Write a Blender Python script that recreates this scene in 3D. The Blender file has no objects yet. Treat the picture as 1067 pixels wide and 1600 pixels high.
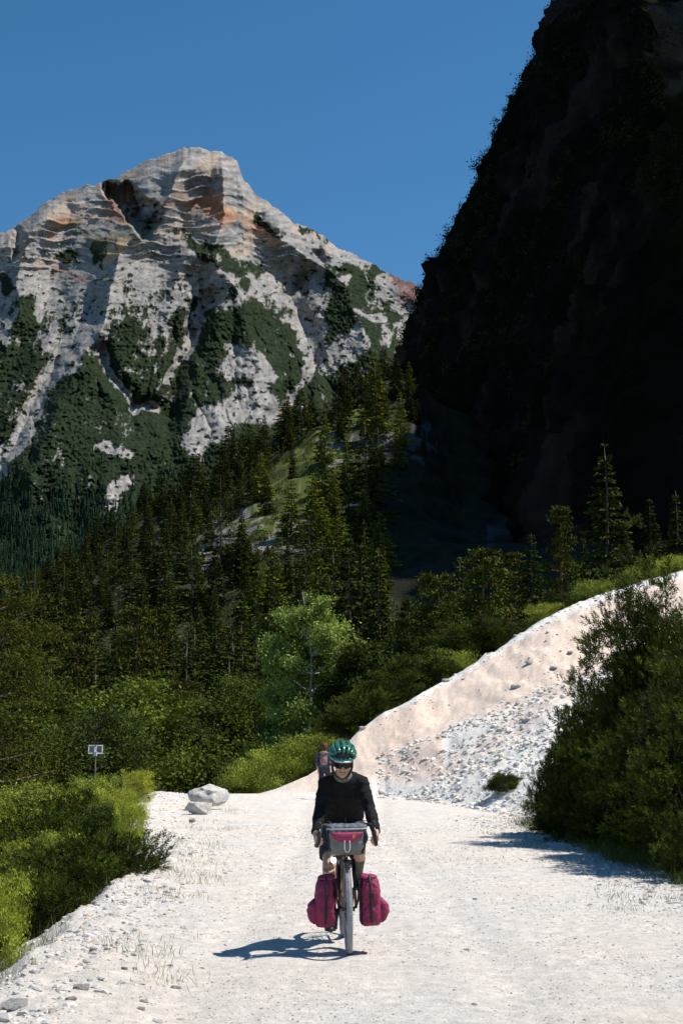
import bpy, bmesh, math, random
import numpy as np
from mathutils import Vector, Matrix
R = math.radians
random.seed(7)
rng = np.random.default_rng(11)
SC = bpy.context.scene
COL = SC.collection

# ---------------------------------------------------------------- camera, sky, sun, exposure
CAM_H, PITCH, F, CX, CY = 1.66, math.atan(362/2222.2), 2222.2, 533.5, 800.0
cd = bpy.data.cameras.new('camera'); cam = bpy.data.objects.new('camera', cd); COL.objects.link(cam)
cam.location = (0, 0, CAM_H); cam.rotation_euler = (R(90)+PITCH, 0, 0)
cd.sensor_fit = 'VERTICAL'; cd.sensor_height = 36; cd.lens = 50; cd.clip_start = .1; cd.clip_end = 12000
SC.camera = cam
SUN_EL, SUN_AZ = 60.0, 84.0                     # azimuth from +Y towards +X
w = bpy.data.worlds.new('World'); SC.world = w; w.use_nodes = True
nt = w.node_tree; bg = nt.nodes['Background']
sky = nt.nodes.new('ShaderNodeTexSky'); sky.sky_type = 'NISHITA'; sky.sun_disc = False
sky.sun_elevation = R(SUN_EL); sky.sun_rotation = R(SUN_AZ)
sky.altitude = 1800; sky.air_density = 1.1; sky.dust_density = 0.1; sky.ozone_density = 4
hsv = nt.nodes.new('ShaderNodeHueSaturation'); hsv.inputs['Saturation'].default_value = 1.22; hsv.inputs['Hue'].default_value = .492
nt.links.new(sky.outputs[0], hsv.inputs['Color']); nt.links.new(hsv.outputs[0], bg.inputs[0]); bg.inputs[1].default_value = 0.080
sl = bpy.data.lights.new('sun', 'SUN'); so = bpy.data.objects.new('sun', sl); COL.objects.link(so)
sl.energy = 4.0; sl.angle = R(0.53); sl.color = (1, .955, .89)
sd = Vector((math.sin(R(SUN_AZ))*math.cos(R(SUN_EL)), math.cos(R(SUN_AZ))*math.cos(R(SUN_EL)), math.sin(R(SUN_EL))))
so.rotation_euler = sd.to_track_quat('Z', 'Y').to_euler()
so.location = (60, 10, 90)
SC.view_settings.view_transform = 'Standard'; SC.view_settings.look = 'None'
SC.view_settings.exposure = 0.55; SC.view_settings.gamma = 1
SC.cycles.max_bounces = 5; SC.cycles.diffuse_bounces = 2; SC.cycles.transparent_max_bounces = 4
SC.cycles.use_denoising = True

# ---------------------------------------------------------------- numbers
sP, cP = math.sin(PITCH), math.cos(PITCH)
def ray(px, py):
    dy = F*cP-(CY-py)*sP
    return (px-CX)/dy, (F*sP+(CY-py)*cP)/dy      # x per metre of depth, z per metre of depth
def at(px, py, D):
    a, b = ray(px, py); return (a*D, D, CAM_H+b*D)
def on_ground(px, py, z=0.0):
    a, b = ray(px, py); D = (z-CAM_H)/b; return (a*D, D, z)
def _h(ix, iy, iz, s):
    n = (ix*374761393+iy*668265263+iz*2147483647+s*974634777) & 0xffffffff
    n = ((n ^ (n >> 13))*1274126177) & 0xffffffff
    n = (n ^ (n >> 16))
    n = (n*2246822519) & 0xffffffff
    return (n ^ (n >> 15)) & 0xffffffff
def noise(x, y, z=0.0, s=0):
    x, y, z = np.broadcast_arrays(np.asarray(x, float), np.asarray(y, float), np.asarray(z, float))
    ix, iy, iz = np.floor(x).astype(np.int64), np.floor(y).astype(np.int64), np.floor(z).astype(np.int64)
    fx, fy, fz = x-ix, y-iy, z-iz
    u, v, q = [t*t*t*(t*(t*6-15)+10) for t in (fx, fy, fz)]
    out = 0
    for dx in (0, 1):
        for dy in (0, 1):
            for dz in (0, 1):
                h = _h(ix+dx, iy+dy, iz+dz, s)
                gx = ((h & 1023)/511.5-1); gy = (((h >> 10) & 1023)/511.5-1); gz = (((h >> 20) & 1023)/511.5-1)
                d = gx*(fx-dx)+gy*(fy-dy)+gz*(fz-dz)
                out = out+d*(u if dx else 1-u)*(v if dy else 1-v)*(q if dz else 1-q)
    return out*1.6
def fbm(x, y, z=0.0, o=4, s=0, g=.5):
    t, a = 0, 1
    for i in range(o):
        t = t+a*noise(x*2**i, y*2**i, np.asarray(z)*2**i, s+i); a *= g
    return t
def ridged(x, y, z=0.0, o=4, s=0, g=.5):
    t, a = 0, 1
    for i in range(o):
        t = t+a*(1-2*np.abs(noise(x*2**i, y*2**i, np.asarray(z)*2**i, s+i))); a *= g
    return t/(2-2*.5**o)
def sstep(a, b, x):
    t = np.clip((x-a)/(b-a), 0, 1); return t*t*(3-2*t)
def stroke(px, py, pts, w0, w1=None):
    """1 on a polyline falling to 0 at its width (and below), in the same units as the points"""
    if w1 is None: w1 = w0
    best = np.full(np.shape(px), -9.0); n = len(pts)-1
    for i in range(n):
        (ax, ay), (bx, by) = pts[i], pts[i+1]
        dx, dy = bx-ax, by-ay
        t = np.clip(((px-ax)*dx+(py-ay)*dy)/(dx*dx+dy*dy+1e-9), 0, 1)
        d = np.hypot(px-ax-t*dx, py-ay-t*dy)
        best = np.maximum(best, 1-d/(w0+(w1-w0)*(i+t)/n))
    return best

# ---------------------------------------------------------------- mesh helpers
def tag(o, label=None, cat=None, group=None, kind=None):
    if label: o['label'] = label
    if cat: o['category'] = cat
    if group: o['group'] = group
    if kind: o['kind'] = kind
    return o
def mesh_np(name, V, Fc, smooth=False, cols=None):
    V = np.asarray(V, np.float32); Fc = np.asarray(Fc, np.int32); k = Fc.shape[1]
    me = bpy.data.meshes.new(name)
    me.vertices.add(len(V)); me.vertices.foreach_set('co', V.ravel())
    me.loops.add(Fc.size); me.loops.foreach_set('vertex_index', Fc.ravel())
    me.polygons.add(len(Fc)); me.polygons.foreach_set('loop_start', np.arange(0, Fc.size, k, dtype=np.int32))
    if smooth: me.polygons.foreach_set('use_smooth', np.ones(len(Fc), bool))
    else: me.polygons.foreach_set('use_smooth', np.zeros(len(Fc), bool))
    me.update(calc_edges=True)
    if cols is not None:
        ca = me.color_attributes.new('Col', 'FLOAT_COLOR', 'POINT')
        c = np.ones((len(V), 4), np.float32); c[:, :3] = cols; ca.data.foreach_set('color', c.ravel())
    return me
def link(name, me, mat=None, parent=None):
    o = bpy.data.objects.new(name, me); COL.objects.link(o)
    if mat and me is not None and not me.materials: me.materials.append(mat)
    if parent: o.parent = parent
    return o
def empty(name, loc=(0, 0, 0), rz=0.0):
    o = bpy.data.objects.new(name, None); COL.objects.link(o); o.location = loc; o.rotation_euler = (0, 0, rz)
    o.empty_display_size = .2; return o
def copy_tree(o, parent=None):
    c = o.copy(); COL.objects.link(c)
    if parent: c.parent = parent
    for ch in list(o.children): copy_tree(ch, c)
    return c
def grid_faces(nr, nc):
    i = np.arange((nr-1)*(nc-1)); r, c = i//(nc-1), i % (nc-1); a = r*nc+c
    return np.stack([a, a+1, a+nc+1, a+nc], 1)
class MB:
    """collects tubes, boxes, balls, lofts and becomes one mesh"""
    def __init__(s): s.v, s.f = [], []
    def add(s, vs, fs):
        n = len(s.v); s.v += [tuple(map(float, p)) for p in vs]; s.f += [tuple(i+n for i in f) for f in fs]; return s
    def tube(s, pts, rad, n=8, flat=None, cap=True, closed=False):
        P = [Vector(p) for p in pts]; m = len(P)
        if not hasattr(rad, '__len__'): rad = [rad]*m
        T = []
        for i in range(m):
            if closed: t = P[(i+1) % m]-P[i-1]
            else: t = P[min(i+1, m-1)]-P[max(i-1, 0)]
            T.append(t.normalized() if t.length > 1e-9 else Vector((0, 0, 1)))
        ref = Vector((1, 0, 0)) if abs(T[0].x) < .9 else Vector((0, 1, 0))
        if flat is not None: ref = Vector(flat)
        N = (ref-T[0]*ref.dot(T[0])).normalized(); vs = []
        for i in range(m):
            N = (N-T[i]*N.dot(T[i])).normalized() if flat is None else (ref-T[i]*ref.dot(T[i])).normalized()
            B = T[i].cross(N); r = rad[i]; ra, rb = (r if hasattr(r, '__len__') else (r, r))
            for k in range(n):
                a = 2*math.pi*k/n; vs.append(P[i]+N*(math.cos(a)*ra)+B*(math.sin(a)*rb))
        fs = []
        for i in range(m if closed else m-1):
            j = (i+1) % m
            for k in range(n): fs.append((i*n+k, i*n+(k+1) % n, j*n+(k+1) % n, j*n+k))
        if cap and not closed: fs += [tuple(range(n))[::-1], tuple((m-1)*n+k for k in range(n))]
        return s.add(vs, fs)
    def ball(s, c, r, n=16, m=10, rot=None, jit=0, rnd=None):
        if not hasattr(r, '__len__'): r = (r, r, r)
        rot = rot or Matrix(); vs = []
        for i in range(m+1):
            ph = math.pi*i/m
            for k in range(n):
                th = 2*math.pi*k/n
                vs.append(Vector(c)+(rot.to_3x3() @ Vector((r[0]*math.sin(ph)*math.cos(th), r[1]*math.sin(ph)*math.sin(th), r[2]*math.cos(ph)))))
        fs = [(i*n+k, (i+1)*n+k, (i+1)*n+(k+1) % n, i*n+(k+1) % n) for i in range(m) for k in range(n)]
        return s.add(vs, fs)
    def box(s, c, d, rot=None):
        rot = (rot or Matrix()).to_3x3(); vs = []
        for z in (-1, 1):
            for y in (-1, 1):
                for x in (-1, 1): vs.append(Vector(c)+rot @ Vector((x*d[0]/2, y*d[1]/2, z*d[2]/2)))
        return s.add(vs, [(0, 2, 3, 1), (4, 5, 7, 6), (0, 1, 5, 4), (2, 6, 7, 3), (0, 4, 6, 2), (1, 3, 7, 5)])
    def mesh(s, name='m', smooth=True, voxel=None, relax=3, bevel=None, subd=0):
        me = bpy.data.meshes.new(name); me.from_pydata(s.v, [], s.f)
        bm = bmesh.new(); bm.from_mesh(me); bmesh.ops.remove_doubles(bm, verts=bm.verts, dist=1e-5)
        bmesh.ops.recalc_face_normals(bm, faces=bm.faces); bm.to_mesh(me); bm.free()
        if voxel or bevel or subd:
            o = bpy.data.objects.new('tmp', me); COL.objects.link(o)
            if bevel:
                b = o.modifiers.new('b', 'BEVEL'); b.width = bevel; b.segments = 3; b.limit_method = 'ANGLE'
            if voxel:
                q = o.modifiers.new('r', 'REMESH'); q.mode = 'VOXEL'; q.voxel_size = voxel; q.use_smooth_shade = True
                if relax:
                    q = o.modifiers.new('s', 'SMOOTH'); q.iterations = relax; q.factor = .5
            if subd:
                q = o.modifiers.new('d', 'SUBSURF'); q.levels = subd; q.render_levels = subd
            dg = bpy.context.evaluated_depsgraph_get(); dg.update()
            me2 = bpy.data.meshes.new_from_object(o.evaluated_get(dg)); bpy.data.objects.remove(o); me = me2; me.name = name
        me.polygons.foreach_set('use_smooth', np.full(len(me.polygons), smooth)); me.update()
        return me
    def build(s, name, mat, parent=None, **k): return link(name, s.mesh(name, **k), mat, parent)
def curve(pts, n=8):
    """Catmull-Rom through the points"""
    P = [Vector(p) for p in pts]; out = []
    for i in range(len(P)-1):
        a, b, c, d = P[max(i-1, 0)], P[i], P[i+1], P[min(i+2, len(P)-1)]
        for k in range(n):
            t = k/n; out.append(.5*((2*b)+(c-a)*t+(2*a-5*b+4*c-d)*t*t+(3*b-a-3*c+d)*t*t*t))
    return out+[P[-1]]

# ---------------------------------------------------------------- materials
def material(name, col=(.5, .5, .5), rough=.8, var=.0, scale=5., bump=0., bscale=None, attr=False, metal=0., spec=.5, trans=0., emit=None, orand=0., coat=0., bdist=.02, stretch=None, tint=None):
    m = bpy.data.materials.new(name); m.use_nodes = True; t = m.node_tree; N = t.nodes; L = t.links; b = N['Principled BSDF']
    b.inputs['Roughness'].default_value = rough; b.inputs['Metallic'].default_value = metal
    b.inputs['Specular IOR Level'].default_value = spec; b.inputs['Coat Weight'].default_value = coat
    src = None
    if attr:
        a = N.new('ShaderNodeAttribute'); a.attribute_name = 'Col'; src = a.outputs['Color']
    else:
        c = N.new('ShaderNodeRGB'); c.outputs[0].default_value = (*col, 1); src = c.outputs[0]
    tc = N.new('ShaderNodeTexCoord'); vec = tc.outputs['Object']
    if stretch:
        mp = N.new('ShaderNodeMapping'); mp.inputs['Scale'].default_value = stretch; L.new(vec, mp.inputs[0]); vec = mp.outputs[0]
    if var:
        n = N.new('ShaderNodeTexNoise'); n.inputs['Scale'].default_value = scale; n.inputs['Detail'].default_value = 6; n.inputs['Roughness'].default_value = .65
        L.new(vec, n.inputs['Vector'])
        mr = N.new('ShaderNodeMapRange'); mr.inputs[1].default_value = .3; mr.inputs[2].default_value = .7
        mr.inputs[3].default_value = 1-var; mr.inputs[4].default_value = 1+var; L.new(n.outputs['Fac'], mr.inputs[0])
        x = N.new('ShaderNodeMix'); x.data_type = 'RGBA'; x.blend_type = 'MULTIPLY'; x.inputs['Factor'].default_value = 1
        L.new(src, x.inputs['A']); L.new(mr.outputs[0], x.inputs['B']); src = x.outputs['Result']
    if orand:
        oi = N.new('ShaderNodeObjectInfo'); hs = N.new('ShaderNodeHueSaturation')
        m1 = N.new('ShaderNodeMapRange'); m1.inputs[3].default_value = .5-.035*orand; m1.inputs[4].default_value = .5+.02*orand
        m2 = N.new('ShaderNodeMapRange'); m2.inputs[3].default_value = 1-.5*orand; m2.inputs[4].default_value = 1+.5*orand
        fr = N.new('ShaderNodeMath'); fr.operation = 'FRACT'; mu = N.new('ShaderNodeMath'); mu.operation = 'MULTIPLY'; mu.inputs[1].default_value = 17.3
        L.new(oi.outputs['Random'], m1.inputs[0]); L.new(oi.outputs['Random'], mu.inputs[0]); L.new(mu.outputs[0], fr.inputs[0]); L.new(fr.outputs[0], m2.inputs[0])
        L.new(m1.outputs[0], hs.inputs['Hue']); L.new(m2.outputs[0], hs.inputs['Value']); L.new(src, hs.inputs['Color']); src = hs.outputs[0]
    L.new(src, b.inputs['Base Color'])
    if bump:
        n = N.new('ShaderNodeTexNoise'); n.inputs['Scale'].default_value = bscale or scale*3; n.inputs['Detail'].default_value = 7; n.inputs['Roughness'].default_value = .7
        L.new(vec, n.inputs['Vector'])
        bp = N.new('ShaderNodeBump'); bp.inputs['Strength'].default_value = bump; bp.inputs['Distance'].default_value = bdist
        L.new(n.outputs['Fac'], bp.inputs['Height']); L.new(bp.outputs[0], b.inputs['Normal'])
    if emit:
        b.inputs['Emission Color'].default_value = (*emit[0], 1); b.inputs['Emission Strength'].default_value = emit[1]
    if trans:
        tr = N.new('ShaderNodeBsdfTranslucent'); mx = N.new('ShaderNodeMixShader'); mx.inputs[0].default_value = trans
        L.new(src, tr.inputs[0]); L.new(b.outputs[0], mx.inputs[1]); L.new(tr.outputs[0], mx.inputs[2]); L.new(mx.outputs[0], N['Material Output'].inputs[0])
    return m
M = {}
M['ground'] = material('gravel_ground', attr=True, rough=.95, var=.16, scale=9, bump=1., bscale=30, bdist=.03, spec=.15)
M['stone'] = material('limestone_rubble', attr=True, rough=.9, var=.14, scale=20, bump=.3, bscale=40, spec=.2)
M['boulder'] = material('boulder_limestone', (.60, .57, .53), .9, .3, 3, 1., 9, bdist=.06, spec=.15)
M['rockface'] = material('mountain_rock', attr=True, rough=.95, var=.25, scale=.05, bump=.9, bscale=.26, bdist=3.4, spec=.1)
M['cliffrock'] = material('cliff_rock', attr=True, rough=1., var=.35, scale=.12, bump=1, bscale=.25, bdist=3, spec=.05)
M['spruce'] = material('spruce_needles', attr=True, rough=.8, trans=.06, orand=.6, spec=.05)
M['leaf'] = material('broad_leaves', attr=True, rough=.65, trans=.22, orand=.3, spec=.12)
M['mugo'] = material('dwarf_pine_needles', attr=True, rough=.65, trans=.1, orand=.3, spec=.12)
M['bark'] = material('grey_bark', (.10, .08, .06), .95, .35, 6, .6, 20)
M['redbark'] = material('red_pine_bark', (.30, .13, .07), .95, .3, 5, .6, 20)
M['deadwood'] = material('weathered_branch', (.20, .155, .11), .9, .3, 6)
M['birchbark'] = material('pale_bark', (.42, .40, .34), .9, .35, 6, .3, 20)
M['grass'] = material('grass_blades', attr=True, rough=.7, trans=.3, spec=.2)

# ================================================================= TERRAIN
def row(D, pts): return D, [(ray(px, 1162)[0] if py is None else ray(px, py)[0]) for px, py, z in pts], [(z if py is None else CAM_H+ray(px, py)[1]*D) for px, py, z in pts]
def zz(*a): return [(px, None, z) for px, z in a]
def yy(*a): return [(px, py, None) for px, py in a]
ROWS = [
 row(70, zz((-3000, -6), (200, -5.5), (300, -2.2), (420, -1.6), (500, -1))+yy((590, 1150), (700, 1085), (850, 998), (1067, 925))+zz((1500, 22), (3500, 40))),
 row(100, zz((-3000, -5), (200, -3.5), (300, -2), (420, -1.5), (500, -.6))+yy((600, 1140), (700, 1085), (850, 1000), (1067, 918))+zz((1500, 28), (3500, 50))),
 row(150, zz((-3000, -2), (200, -1), (300, 0), (420, 1), (500, 3))+yy((600, 1100), (700, 1060), (850, 990), (1067, 910))+zz((1500, 40), (3500, 60))),
 row(220, zz((-3000, 2), (0, 2), (100, 3))+yy((200, 1120), (300, 1090), (420, 1050), (500, 1030), (600, 1000), (700, 975), (850, 940), (1067, 885))+zz((1500, 60), (3500, 90))),
 row(300, zz((-3000, 5), (-400, 5))+yy((0, 1050), (100, 1035), (200, 1000), (300, 955), (400, 915), (500, 890), (600, 890), (700, 885), (850, 870), (1067, 830))+zz((1500, 90), (3500, 120))),
 row(390, zz((-3000, 10), (-500, 12))+yy((-200, 1030), (0, 975), (100, 930), (200, 870), (300, 820), (400, 760), (500, 725), (600, 700), (660, 720), (720, 790), (850, 830), (1067, 790))+zz((1500, 120), (3500, 150))),
 row(450, zz((-3000, 10), (-500, 20))+yy((-200, 1010), (0, 955), (100, 905), (200, 830), (300, 765), (400, 705), (500, 655), (560, 620), (600, 600), (640, 590), (700, 650), (850, 740), (1067, 720))+zz((1500, 150), (3500, 180))),
 row(560, zz((-3000, 0), (-500, 0), (0, 20), (200, 30), (400, 70), (560, 105), (640, 120), (800, 120), (1067, 130), (1500, 160), (3500, 200))),
 row(900, zz((-3000, -10), (0, 0), (500, 20), (800, 60), (1100, 100), (1500, 150), (3500, 200))),
 row(1500, zz((-3000, 60), (0, 60), (500, 60), (3500, 150))),
 row(6000, zz((-3000, 60), (3500, 60))),
]
RD = np.array([r[0] for r in ROWS], float)
def far_z(a, y):
    Z = np.stack([np.interp(a, r[1], r[2]) for r in ROWS]); lo = np.clip(np.searchsorted(RD, y, 'right')-1, 0, len(RD)-2)
    t = np.clip((y-RD[lo])/(RD[lo+1]-RD[lo]), 0, 1)
    idx = np.arange(a.size).reshape(a.shape); Zf = Z.reshape(len(ROWS), -1)
    return Zf[lo.ravel(), idx.ravel()].reshape(a.shape)*(1-t)+Zf[(lo+1).ravel(), idx.ravel()].reshape(a.shape)*t
EMB = [  # px, toe depth, ridge depth, ridge py
 (-3000, 47, 48, None), (200, 47, 48, None), (405, 47, 48, None), (430, 47, 48.5, 1234), (480, 46.8, 49.5, 1213), (515, 46.5, 50.5, 1190), (560, 46, 52, 1141), (600, 45.5, 53, 1114), (650, 43, 54, 1088), (700, 40.5, 56.5, 1060), (770, 36, 59, 1018),
 (850, 33, 62, 966), (905, 32, 64, 940), (960, 31, 65.5, 921), (1067, 30, 67, 890), (1200, 28, 68, 850), (1500, 25, 69, 780), (3500, 20, 69.5, 700)]
EA = np.array([ray(e[0], e[3] or 1200)[0] for e in EMB]); ET = np.array([e[1] for e in EMB], float); ER = np.array([e[2] for e in EMB], float)
EZ = np.array([0 if e[3] is None else CAM_H+ray(e[0], e[3])[1]*e[2] for e in EMB])
SHO = np.array([(0, -1.9), (9, -2.15), (11.6, -2.4), (17.5, -2.6), (21.5, -2.85), (24.3, -3.2), (29, -4.3), (35, -5.2), (44, -5.9), (50, -6.5), (70, -7), (300, -7)])
def shoulder(y): return np.interp(y, SHO[:, 0], SHO[:, 1])
def terrain(x, y):
    x = np.asarray(x, float); y = np.asarray(y, float); shp = np.broadcast(x, y).shape
    x, y = np.broadcast_to(x, shp).reshape(-1), np.broadcast_to(y, shp).reshape(-1)
    ys = np.maximum(y, .5); a = x/ys
    Dt, Dr, zr = np.interp(a, EA, ET), np.interp(a, EA, ER), np.interp(a, EA, EZ)
    s = np.clip((y-Dt)/(Dr-Dt), 0, 1)
    emb = zr*s**1.3
    emb += zr*(.035*np.exp(-((s-.46)/.1)**2)-.045*np.exp(-((s-.70)/.12)**2))*sstep(.0, .06, a)   # rubble spine and the hollow behind it
    emb += sstep(.0, .15, s)*sstep(1., .9, s)*sstep(0, 2, zr)*(.16*fbm(x*.45, y*.45, 0, 4, 3)+.07*ridged(x*1.3, y*1.3, 0, 3, 9)+.10*ridged(x*.9+y*.15, y*.12, 0, 3, 10))
    emb += sstep(.85, 1, s)*sstep(0, 1.5, zr)*.08*fbm(x*1.1, y*.9, 0, 3, 31)
    z = emb
    road = .02*fbm(x*.5, y*.5, 0, 3, 5)+.012*fbm(x*3, y*3, 0, 3, 6)-.03*(np.exp(-((x+.85+.15*np.sin(y*.2))/.22)**2)+np.exp(-((x-1.0-.2*np.sin(y*.17))/.22)**2))*sstep(60, 40, y)
    z = z+road*(1-sstep(.0, .2, s))
    # right verge: low bank under the dwarf pines
    vx = np.interp(y, [0, 12, 18, 27, 34, 50], [4.6, 4.5, 4.35, 4.0, 3.8, 3.4])
    z = z+sstep(0, 2.6, x-vx)*.45*(1-sstep(.0, .35, s))+.05*sstep(-.3, .6, x-vx)*fbm(x*1.6, y*1.6, 0, 3, 8)
    # blend behind the ridge to the far terrain
    t = sstep(0, 1, (y-Dr)/(70-Dr)); fz = far_z(a, np.maximum(y, 70))
    z = np.where(y > Dr, z*(1-t)+fz*t, z); z = np.where(y >= 70, fz, z)
    # left bank
    dl = shoulder(y)+.18*fbm(0*y, y*.6, 0, 3, 12)-x
    lip = .07*sstep(-1.3, -.3, dl)*(1-sstep(-.1, .5, dl))
    bank = np.maximum(-.62*np.maximum(dl, 0)+.12*fbm(x*.9, y*.9, 0, 3, 2)*sstep(0, 1, dl), -5.2+.3*fbm(x*.2, y*.2, 0, 2, 4))
    nb = sstep(75, 52, y)
    z = np.where(dl > 0, np.minimum(z, bank)*nb+z*(1-nb), z)+(lip+.05*sstep(-1.6, -.2, dl)*fbm(x*2.2, y*2.2, 0, 3, 7))*nb
    # far relief
    fr = sstep(70, 110, y)
    z = z+fr*(np.minimum(y, 600)/450)*(4.5*fbm(x*.018, y*.018, 0, 4, 21)+1.6*ridged(x*.06, y*.06, 0, 3, 23)*sstep(200, 300, y))
    # terraces of outcropping rock on the wooded hill
    hm = sstep(230, 300, y)*(1-sstep(480, 520, y))
    q = z/9+.5*fbm(x*.03, y*.03, 0, 2, 44); fq = q-np.floor(q)
    z = z+hm*2.2*(sstep(.35, .6, fq)-fq)
    return z.reshape(shp)
def H(x, y): return float(terrain(np.array([x], float), np.array([y], float))[0])
def proj(x, y, z):
    zc = z-CAM_H; yc = y*cP+zc*sP; up = zc*cP-y*sP
    return CX+F*x/yc, CY-F*up/yc
def lerpc(c, m, k): return c*(1-m[..., None])+np.asarray(k)*m[..., None]
def ground_colour(x, y, z):
    px, py = proj(x, y, z); n1 = fbm(x*.35, y*.35, 0, 4, 61); n2 = fbm(x*2.3, y*2.3, 0, 4, 62); n3 = fbm(x*9, y*9, 0, 3, 63)
    a = x/np.maximum(y, .5); Dt, Dr, zr = np.interp(a, EA, ET), np.interp(a, EA, ER), np.interp(a, EA, EZ)
    s = (y-Dt)/(Dr-Dt)
    c = np.ones(x.shape+(3,))*np.array((.665, .62, .57))
    c = lerpc(c, np.clip(.35+1.1*n1+.3*n2, 0, 1)*.7, (.655, .58, .50))
    rub = (s > 0)*sstep(0, .8, zr)
    pink = (.72, .575, .47)
    # cut face of fine pinkish earth: hollow behind the rubble spine; rubble elsewhere
    pk = rub*sstep(.52+.08*n1, .62, s)*sstep(.97, .93, s+.03*n2)+rub*(a < .07)*sstep(.1, .3, s)*sstep(.97, .93, s+.03*n2)
    pk += rub*.8*np.clip(stroke(px, py, [(880, 1075), (770, 1150), (700, 1200)], 28)+.8*n1, 0, 1)
    c = lerpc(c, np.clip(rub, 0, 1), (.76, .725, .665)); c = lerpc(c, np.clip(pk+.3*n2*pk, 0, 1), pink)
    # damp tan streak along tread
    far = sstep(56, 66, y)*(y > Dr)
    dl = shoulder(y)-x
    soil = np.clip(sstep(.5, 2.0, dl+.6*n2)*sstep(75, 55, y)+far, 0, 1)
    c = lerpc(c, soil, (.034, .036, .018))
    vx = np.interp(y, [0, 12, 18, 27, 34, 50], [4.6, 4.5, 4.35, 4.0, 3.8, 3.4])
    vg = sstep(.2, 1.3, x-vx+.8*n2)*(1-sstep(.02, .1, s))*(y < 40)
    c = lerpc(c, vg, (.09, .085, .05))
    # wooded hill: grass, rock
    hill = sstep(200, 260, y)*(y < 700)
    g = stroke(px, py, [(370, 830), (450, 790), (500, 750), (600, 730)], 30)
    g = np.maximum(g, stroke(px, py, [(430, 770), (500, 700), (620, 660)], 30))
    nn = fbm(x*.06, y*.06, z*.02, 4, 71)
    c = lerpc(c, hill*np.clip(sstep(-.2, .3, g+1.0*nn), 0, 1), (.066, .084, .015))
    c = lerpc(c, hill*sstep(.0, .3, fbm(x*.22, y*.10, z*.15, 4, 75))*.7, (.030, .036, .010))
    c = c*(1+hill*.9*fbm(x*.35, y*.5, z*.2, 4, 72))[..., None]
    rk = stroke(px, py, [(330, 850), (400, 850), (460, 840)], 45); rk = np.maximum(rk, stroke(px, py, [(250, 880), (300, 850)], 30)); rk = np.maximum(rk, stroke(px, py, [(520, 700), (640, 690)], 34)); rk = np.maximum(rk, stroke(px, py, [(540, 780), (560, 770)], 20))
    c = lerpc(c, hill*sstep(.05, .3, rk-.45+1.5*fbm(x*.14, y*.14, z*.2, 5, 73, .6)), (.19, .18, .165))
    # scree tongue in the cliff's shade
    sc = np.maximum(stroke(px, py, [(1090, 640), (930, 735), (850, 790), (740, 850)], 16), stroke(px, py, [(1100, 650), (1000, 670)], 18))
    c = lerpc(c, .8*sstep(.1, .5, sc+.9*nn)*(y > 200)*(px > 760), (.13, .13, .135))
    c = np.where(((y > 200) & (px > 560+(650-py)*.25))[..., None], c*.45, c)  # ground right of the hill painted darker to deepen the cliff's cast shade
    return c*(1+.13*n3[..., None]+.09*n2[..., None]+.05*n1[..., None])
# one sheet, polar about the viewpoint: fine near, coarse far
cols_px = np.concatenate([np.linspace(-3000, -300, 60, endpoint=False), np.linspace(-300, 1400, 640), np.linspace(1420, 3500, 50)])
A = (cols_px-CX)/2251.0
Dg = np.concatenate([[-30, -12, -4, 0, 3], np.geomspace(5, 75, 460, endpoint=False), np.geomspace(75, 620, 260, endpoint=False), np.geomspace(620, 6000, 40)])
AA, DD = np.meshgrid(A, Dg); XX = AA*np.maximum(DD, 6); YY = DD*1.0
ZZ = terrain(XX, np.maximum(YY, 3.0))
gc = ground_colour(XX, np.maximum(YY, 3.), ZZ)
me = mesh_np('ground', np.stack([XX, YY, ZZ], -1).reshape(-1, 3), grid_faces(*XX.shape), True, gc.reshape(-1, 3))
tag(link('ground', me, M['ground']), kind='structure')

# ================================================================= FAR MOUNTAIN
CREST = np.array([(-700, 700), (-400, 560), (-200, 470), (-60, 395), (0, 364), (25, 355), (45, 338), (70, 318), (100, 300), (150, 286), (185, 279), (200, 266), (230, 251), (255, 243), (270, 235), (300, 230), (345, 237), (370, 250), (380, 280), (400, 305), (430, 322), (460, 350), (490, 357), (510, 376), (545, 394), (580, 411), (610, 430), (640, 440), (680, 462), (750, 500), (900, 560), (1100, 640)], float)
nc, nr = 760, 560
cpx = np.concatenate([np.linspace(-700, -60, 60, endpoint=False), np.linspace(-60, 680, 640), np.linspace(686, 1100, 60)])
ss = np.linspace(0, 1, nr)
PX, S = np.meshgrid(cpx, ss)
cre = np.interp(PX, CREST[:, 0], CREST[:, 1])+5*fbm(PX*.05, 0*PX, 0, 4, 81)*1.0
PY = cre+S*(985-cre)
cs_ = np.interp(PX, cpx, np.convolve(np.pad(cre[0], 40, 'edge'), np.hanning(81)/np.hanning(81).sum(), 'valid'))
Sd = np.clip((PY-cs_)/(985-cs_), -.05, 1.05)
Dm = 3050-1550*(np.sign(Sd)*np.abs(Sd)**1.25*.8+Sd*.2)
k1, k2 = PX/60, PY/60
wx = PX+15*fbm(k1, k2, 0, 4, 90, .6); wy = PY+15*fbm(k1, k2, 0, 4, 94, .6)
gx = PX+11*fbm(k1, k2, 0, 2, 90, .3); gy = PY+11*fbm(k1, k2, 0, 2, 94, .3)
qf = (gx-300)/(np.maximum(gy-110, 40))*3.2            # fall lines fanning out from the summit
top = sstep(470, 380, wy)
rel = 0*PX
def tent(pts, w0, w1, h):                      # a rib standing out of the slope
    global rel
    rel = rel+h*np.clip(stroke(gx, gy, pts, w0, w1), 0, 1)**1.2
tent([(300, 235), (262, 300), (225, 350), (185, 400), (180, 440), (150, 520), (100, 620), (50, 740)], 40, 110, 190)
tent([(345, 240), (350, 330), (330, 400), (375, 460), (400, 560), (400, 660)], 45, 90, 110)
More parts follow.
